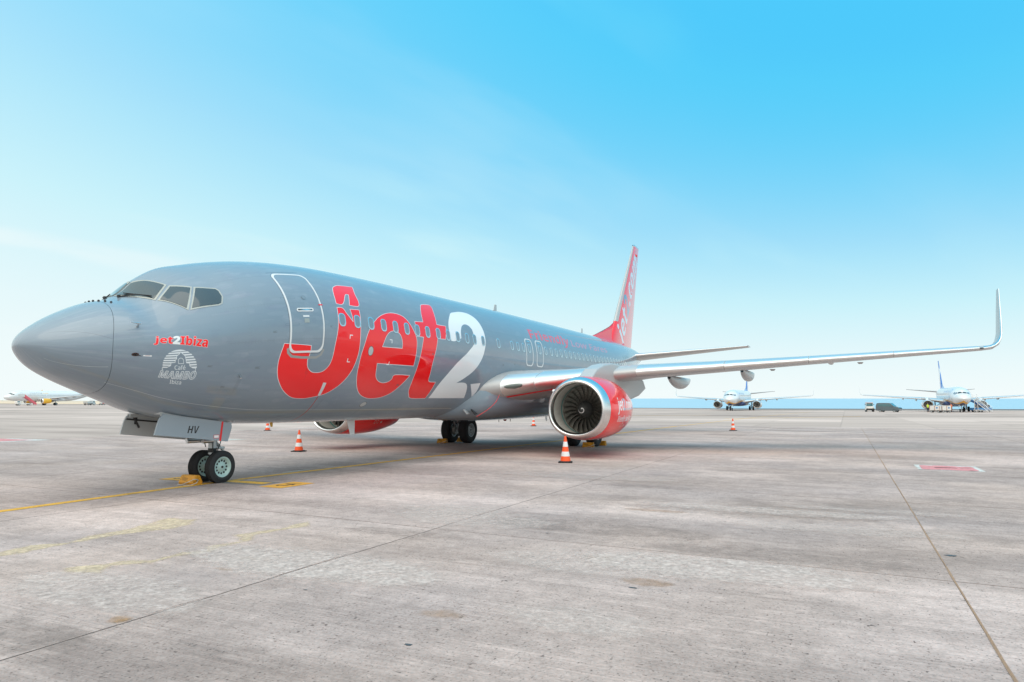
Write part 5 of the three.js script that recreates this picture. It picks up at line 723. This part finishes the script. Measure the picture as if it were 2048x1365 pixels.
{ // small grey van, front towards +x of its own
  const v = thing('service_van', 'small grey van parked side-on near the apron edge', 'van', [155.0, 0, 20.1], -Math.PI / 2 - 0.38);
  part('body', profileGeo(smoothPoly([[-2.15, 0.38], [-2.18, 0.9], [-2.12, 1.35], [-1.98, 1.72], [-1.6, 1.80], [0.2, 1.80], [0.55, 1.72], [1.2, 1.12], [1.95, 0.96], [2.18, 0.78], [2.2, 0.42], [1.8, 0.30], [0, 0.28], [-1.8, 0.3]], 38, 4), 1.78), vanGrey, v);
  for (const s of [1, -1]) { const z = 0.885 * s; const win = (p) => profileGeo(p, 0.03, 0.006).translate(0, 0, z); part('side_window', win([[-1.72, 1.16], [-1.68, 1.58], [-0.98, 1.6], [-0.98, 1.14]]), vanGlass, v); part('side_window', win([[-0.9, 1.14], [-0.9, 1.6], [-0.1, 1.6], [-0.1, 1.12]]), vanGlass, v); part('side_window', win([[0.0, 1.12], [0.0, 1.6], [0.38, 1.58], [0.92, 1.12]]), vanGlass, v); part('door_mirror', box(0.12, 0.16, 0.16, 0.95, 1.12, 0.98 * s, 0.03), vanGrey, v); part('headlight', box(0.22, 0.16, 0.3, 2.02, 0.83, 0.66 * s, 0.04), M.lamp, v); part('tail_light', box(0.06, 0.5, 0.12, -2.14, 1.1, 0.78 * s, 0.02), M.redLens, v); }
  part('windscreen', tf(box(0.02, 0.72, 1.4, 0, 0, 0, 0.01), 0.93, 1.44, 0, 0, 0, 0.83), vanGlass, v);
  part('bumper', merge(box(0.2, 0.24, 1.7, 2.12, 0.45, 0, 0.05), box(0.16, 0.24, 1.7, -2.14, 0.45, 0, 0.05)), M.dark, v); wheels(v, [1.32, -1.35], 0.80);
}
{ // white towing tractor seen from the front
  const t = thing('baggage_tractor', 'white baggage tractor facing the camera beside the grey van', 'tractor', [159.0, 0, 16.7], 0.1);
  part('body', merge(box(2.6, 0.62, 1.5, 0, 0.62, 0, 0.06, 2), box(0.9, 0.25, 1.3, -0.75, 1.02, 0, 0.06, 2)), tugWhite, t); part('bumper', box(0.16, 0.34, 1.55, -1.36, 0.5, 0, 0.04), M.dark, t);
  part('cab_roof', box(1.2, 0.09, 1.4, 0.35, 1.86, 0, 0.03), orangeTrim, t); for (const [x, z] of [[-0.2, 0.64], [-0.2, -0.64], [0.9, 0.64], [0.9, -0.64]]) part('cab_post', rod(V(x, 0.9, z), V(x, 1.84, z), 0.035), tugWhite, t);
  part('windscreen', tf(box(0.02, 0.62, 1.2, 0, 0, 0, 0.008), -0.22, 1.5, 0), vanGlass, t); part('seat', merge(box(0.45, 0.12, 1.0, 0.45, 1.0, 0, 0.03), box(0.1, 0.5, 1.0, 0.72, 1.2, 0, 0.03)), M.dark, t);
  for (const s of [1, -1]) { part('headlight', tf(new THREE.CylinderGeometry(0.09, 0.09, 0.05, 14).rotateZ(Math.PI / 2), -1.31, 0.78, 0.52 * s), M.lamp, t); part('mirror', merge(box(0.05, 0.22, 0.14, -0.25, 1.52, 0.82 * s, 0.02), rod(V(-0.2, 1.5, 0.64 * s), V(-0.25, 1.52, 0.8 * s), 0.015)), M.dark, t); }
  wheels(t, [-0.85, 0.85], 0.66);
}
function buildCart() { // white-curtained baggage cart, long side along its own x
  const g = thing('baggage_cart', '', 'baggage cart', [0, 0, 0], 0, 'baggage carts in front of the right-hand airliner');
  part('chassis', merge(box(2.3, 0.14, 1.4, 0, 0.46, 0, 0.03), rod(V(-1.15, 0.42, 0), V(-1.75, 0.3, 0), 0.035)), M.dark, g); part('roof', box(2.3, 0.06, 1.45, 0, 1.78, 0, 0.02), greyCanvas, g);
  for (const x of [-1.1, 0, 1.1]) for (const z of [0.68, -0.68]) part('post', box(0.04, 1.25, 0.04, x, 1.15, z, 0.01), orangeTrim, g);
  for (const x of [-0.55, 0.55]) for (const s of [1, -1]) part('curtain', box(0.98, 1.1, 0.03, x, 1.14, 0.69 * s, 0.012), greyCanvas, g);
  for (const x of [-1.12, 1.12]) part('end_panel', box(0.03, 1.1, 1.3, x, 1.14, 0, 0.012), greyCanvas, g);
  const badge = part('badge', tf(new THREE.CylinderGeometry(0.2, 0.2, 0.02, 18).rotateX(Math.PI / 2), 0.5, 1.2, 0.71), blueSteel, g); badge.castShadow = true;
  wheels(g, [-0.75, 0.75], 0.6, 0.22); return g;
}
const cart0 = buildCart();
[[147.0, 27.5, 'leftmost baggage cart, white sided with a round blue badge'], [148.0, 29.2, 'right-hand baggage cart, beside the worker in orange']].forEach(([x, z, l], i) => { let c = cart0; if (i) { c = cart0.clone(); c.name = numbered('baggage_cart'); scene.add(c); } rename(c, l); c.position.set(x, 0, z); c.rotation.y = -Math.PI / 2 - 0.36; c.scale.setScalar(0.76); });

const hand = (a, b, n) => { const o = []; for (let i = 0; i <= n; i++) o.push(a.clone().lerp(b, i / n)); return o; };
function buildSteps(name, label, pos, turn, h, run, w, side, railMat) { // passenger steps: foot at origin, climbing along +x of its own
  const g = thing(name, label, 'boarding stairs', pos, turn), n = Math.round(h / 0.2);
  for (const s of [1, -1]) { part('stringer', rod(V(0, 0.12, w / 2 * s), V(run, h, w / 2 * s), 0.06, 0.06, 6), side, g); part('handrail', merge(rod(V(0.1, 1.0, w / 2 * s), V(run, h + 1.0, w / 2 * s), 0.035, 0.035, 8), rod(V(0.1, 0.6, w / 2 * s), V(run, h + 0.55, w / 2 * s), 0.022, 0.022, 6)), railMat, g); for (let i = 0; i <= 4; i++) { const t = i / 4; part('rail_post', rod(V(lerp(0.1, run, t), lerp(0.12, h, t), w / 2 * s), V(lerp(0.1, run, t), lerp(1.0, h + 1, t), w / 2 * s), 0.025, 0.025, 6), railMat, g); } }
  for (let i = 1; i <= n; i++) part('step', box(run / n * 0.9, 0.04, w - 0.06, run * (i - 0.5) / n, h * i / n - 0.02, 0, 0.008), M.wingGrey, g);
  return g;
}
{ // steps at the right-hand jet's front left door
  const s = buildSteps('boarding_stairs', 'white-railed boarding steps at the right-hand airliner\'s front left door', [154.8, 0, 37.4], 0.68, 2.62, 3.4, 1.0, M.white, M.white);
  part('wheel_strut', merge(rod(V(3.1, 2.3, 0.4), V(3.1, 0.2, 0.4), 0.05), rod(V(3.1, 2.3, -0.4), V(3.1, 0.2, -0.4), 0.05), box(1.3, 0.2, 1.0, 2.7, 0.42, 0, 0.04)), M.white, s); wheels(s, [2.3, 3.1], 0.45, 0.2);
  const b = thing('belt_loader', 'blue belt loader behind the boarding steps of the right-hand airliner', 'belt loader', [164.0, 0, 37.2], 2.5);
  part('chassis', box(5.2, 0.5, 1.6, 0, 0.6, 0, 0.06, 2), blueSteel, b); part('belt_frame', tf(box(6.6, 0.22, 0.9, 0, 0, 0, 0.04), 0.1, 1.55, 0.1, 0, 0, 0.26), blueSteel, b); part('belt', tf(box(6.5, 0.03, 0.7, 0, 0, 0, 0.01), 0.1, 1.69, 0.1, 0, 0, 0.26), M.rubber, b); part('driver_seat', merge(box(0.5, 0.12, 0.5, -1.6, 1.0, -0.5, 0.03), box(0.1, 0.5, 0.5, -1.84, 1.2, -0.5, 0.03)), M.dark, b); wheels(b, [-1.7, 1.7], 0.72);
}
{ // far left stand: stair truck with red-sided steps, and service vehicles
  const gy = groundY(-282), base = buildSteps('stair_truck', 'white stair truck with red-sided steps at the far left airliner', [160.8, gy, -277.5], Math.PI - 0.05, 3.3, 4.4, 1.5, mat(0.72, 0.16, 0.18, 0.5), mat(0.72, 0.16, 0.18, 0.5));
  for (const s of [1, -1]) part('side_panel', tf(profileGeo([[0, 0.12], [4.4, 3.3], [4.4, 4.2], [0, 1.0]], 0.04, 0.01), 0, 0, 0.8 * s), mat(0.68, 0.13, 0.16, 0.5), base);
  part('platform', box(1.6, 0.1, 1.6, 5.2, 3.3, 0, 0.03), M.wingGrey, base); part('platform_hood', merge(box(1.6, 1.1, 0.05, 5.2, 3.9, 0.8, 0.02), box(1.6, 1.1, 0.05, 5.2, 3.9, -0.8, 0.02)), greyCanvas, base);
  part('truck_chassis', box(5.6, 0.4, 1.8, 4.2, 0.65, 0, 0.06, 2), tugWhite, base); part('cab', box(1.5, 1.1, 1.8, 6.4, 1.2, 0, 0.12, 3), tugWhite, base); part('cab_window', box(0.9, 0.42, 1.84, 6.5, 1.45, 0, 0.04), vanGlass, base); part('lift_prop', merge(rod(V(4.9, 0.8, 0.5), V(4.6, 3.2, 0.5), 0.07), rod(V(4.9, 0.8, -0.5), V(4.6, 3.2, -0.5), 0.07)), M.gearGrey, base); wheels(base, [2.4, 6.3], 0.8, 0.4);
}
function buildTruck(label, pos, turn, boxH) {
  const g = thing('service_truck', label, 'truck', pos, turn, 'service vehicles by the far left airliner');
  part('cab', profileGeo(smoothPoly([[1.0, 0.45], [1.0, 1.95], [1.9, 1.95], [2.35, 1.25], [2.6, 1.1], [2.6, 0.45]], 30, 3), 1.9), tugWhite, g); part('cargo_box', box(3.3, boxH, 1.95, -0.8, 0.75 + boxH / 2, 0, 0.06, 2), tugWhite, g); part('chassis', box(4.9, 0.22, 1.5, 0.1, 0.55, 0, 0.03), M.dark, g);
  for (const s of [1, -1]) part('side_window', profileGeo([[1.2, 1.25], [1.2, 1.75], [1.85, 1.75], [2.15, 1.25]], 0.03, 0.006).translate(0, 0, 0.95 * s), vanGlass, g); part('windscreen', tf(box(0.02, 0.75, 1.5, 0, 0, 0, 0.01), 2.14, 1.6, 0, 0, 0, 0.57), vanGlass, g); wheels(g, [1.75, -1.5], 0.82, 0.38); return g;
}
buildTruck('white service truck cut off by the left edge of the picture', [152.0, groundY(-301), -301.0], 0.5, 1.5);
buildTruck('low white truck right of the far left airliner, under the near jet\'s nose', [189.5, groundY(-288), -288.0], 0.3, 0.9);
{ const c = thing('luggage_trailer', 'small flat trailer with a red load beside the low white truck', 'trailer', [194.0, groundY(-286), -286.0], 0.3); part('deck', box(2.6, 0.14, 1.5, 0, 0.5, 0, 0.03), M.dark, c); part('load', tf(box(1.5, 0.18, 1.3, 0, 0, 0, 0.04), 0.2, 0.72, 0, 0, 0, -0.2), M.red, c); part('load', box(0.7, 0.6, 1.1, -0.7, 0.88, 0, 0.05), tugWhite, c); wheels(c, [-0.8, 0.8], 0.6, 0.22); }

function person(label, pos, turn, vestCol, reach) { // one continuous figure meshed from tapered bones; vest, trousers and hair are clothing over it
  const g = thing('person', label, 'person', pos, turn);
  const bones = (list) => list.map(([a, b, r, q]) => [V(...a), V(...b), r, q]);
  const body = bones([[[0, 0.95, 0], [0, 1.38, 0.01], 0.125, 0.135], [[0, 1.40, 0.0], [0, 1.53, 0.02], 0.06, 0.055], [[0, 1.60, 0.03], [0, 1.68, 0.02], 0.085, 0.092], [[0, 1.6, 0.115], [0, 1.625, 0.11], 0.014, 0.010], [[-0.13, 1.42, 0], [0.13, 1.42, 0], 0.07, 0.07],
    [[0.17, 1.41, 0], [0.24, 1.14, reach ? 0.04 : -0.02], 0.05, 0.042], [[0.24, 1.14, reach ? 0.04 : -0.02], [0.22, 0.92, reach ? 0.20 : 0.06], 0.042, 0.032], [[0.22, 0.92, reach ? 0.2 : 0.06], [0.215, 0.84, reach ? 0.25 : 0.09], 0.03, 0.026],
    [[-0.17, 1.41, 0], [-0.23, 1.14, 0.02], 0.05, 0.042], [[-0.23, 1.14, 0.02], [-0.21, reach ? 1.12 : 0.92, 0.2], 0.042, 0.032], [[-0.21, reach ? 1.12 : 0.92, 0.2], [-0.2, reach ? 1.14 : 0.84, 0.28], 0.03, 0.026],
    [[0.09, 0.95, 0], [0.10, 0.52, 0.03], 0.095, 0.062], [[0.10, 0.52, 0.03], [0.11, 0.10, -0.03], 0.060, 0.042], [[0.11, 0.05, -0.04], [0.12, 0.035, 0.13], 0.045, 0.035],
    [[-0.09, 0.95, 0], [-0.11, 0.52, 0.05], 0.095, 0.062], [[-0.11, 0.52, 0.05], [-0.12, 0.10, 0.04], 0.060, 0.042], [[-0.12, 0.05, 0.03], [-0.13, 0.035, 0.20], 0.045, 0.035]]);
  const fingers = []; for (const [s, hx, hy, hz, dy, dz] of [[1, 0.215, 0.84, reach ? 0.25 : 0.09, -0.075, 0.02], [-1, -0.2, reach ? 1.14 : 0.84, reach ? 0.28 : 0.28, reach ? 0.01 : -0.075, reach ? 0.075 : 0.02]]) { for (let i = 0; i < 4; i++) { const o = (i - 1.5) * 0.017, l = [0.85, 1.0, 0.95, 0.75][i]; fingers.push([[hx + (reach && s < 0 ? o : 0), hy, hz + (reach && s < 0 ? 0 : o)], [hx + (reach && s < 0 ? o : -0.01 * s), hy + dy * l, hz + dz * l + (reach && s < 0 ? 0 : o)], 0.010, 0.008]); } fingers.push([[hx - 0.015 * s, hy + 0.02, hz + 0.01], [hx - 0.035 * s, hy + dy * 0.4, hz + 0.035], 0.011, 0.009]); }
  const all = [...body, ...bones(fingers)];
  const field = (list, smooth, grow) => (p) => { let d = 9; for (const [a, b, r, q] of list) { const ab = b.clone().sub(a), t = clamp(p.clone().sub(a).dot(ab) / ab.lengthSq(), 0, 1), e = p.distanceTo(a.clone().addScaledVector(ab, t)) - lerp(r, q, t) - grow; const h = clamp(0.5 + 0.5 * (d - e) / smooth, 0, 1); d = lerp(d, e, h) - smooth * h * (1 - h); } return d; };
  const meshOf = (f, res, c, S, cut) => { const mc = new MarchingCubes(res, new THREE.MeshBasicMaterial(), false, false, 60000); mc.isolation = 0; const p = V(0, 0, 0); for (let k = 0; k < res; k++) for (let j = 0; j < res; j++) for (let i = 0; i < res; i++) { p.set(c.x + ((i - res / 2) / (res / 2)) * S, c.y + ((j - res / 2) / (res / 2)) * S, c.z + ((k - res / 2) / (res / 2)) * S); let d = f(p); if (cut) d = Math.max(d, cut(p)); mc.field[i + j * res + k * res * res] = -d; } mc.update(); const n = mc.count, geo = new THREE.BufferGeometry(); geo.setAttribute('position', new THREE.BufferAttribute(mc.positionArray.slice(0, n * 3), 3)); geo.setAttribute('normal', new THREE.BufferAttribute(mc.normalArray.slice(0, n * 3), 3)); geo.scale(S, S, S); geo.translate(c.x, c.y, c.z); return geo; };
  const fb = field(all, 0.03, 0); part('body', meshOf(fb, 72, V(0, 0.89, 0.05), 0.98), mat(0.45, 0.27, 0.19, 0.6), g);
  const torso = [body[0], body[4]]; part('vest', meshOf(field(torso, 0.06, 0.03), 40, V(0, 1.2, 0), 0.5, (p) => Math.max(0.84 - p.y, p.y - 1.47)), vestCol, g);
  part('trousers', meshOf(field(body.slice(11).filter((b, i) => i % 3 < 2).concat([bones([[[-0.07, 0.95, 0], [0.07, 0.95, 0], 0.11, 0.11]])[0]]), 0.05, 0.018), 48, V(0, 0.55, 0), 0.62, (p) => Math.max(0.08 - p.y, p.y - 1.02)), mat(0.02, 0.03, 0.06, 0.8), g);
  part('hair', meshOf(field(bones([[[0, 1.64, 0.0], [0, 1.69, 0.0], 0.09, 0.1]]), 0.02, 0.006), 28, V(0, 1.66, 0), 0.2, (p) => (p.z - 0.05) * 0.7 - (p.y - 1.66)), mat(0.03, 0.02, 0.015, 0.8), g);
  return g;
}
person('person in a yellow safety vest in front of the right-hand airliner\'s engine', [153.1, 0, 26.8], -1.4, mat(0.60, 0.85, 0.05, 0.6), true);
person('person in an orange safety vest beside the baggage carts', [152.6, 0, 30.7], -2.4, mat(0.90, 0.16, 0.04, 0.6), false);

renderer.render(scene, camera);
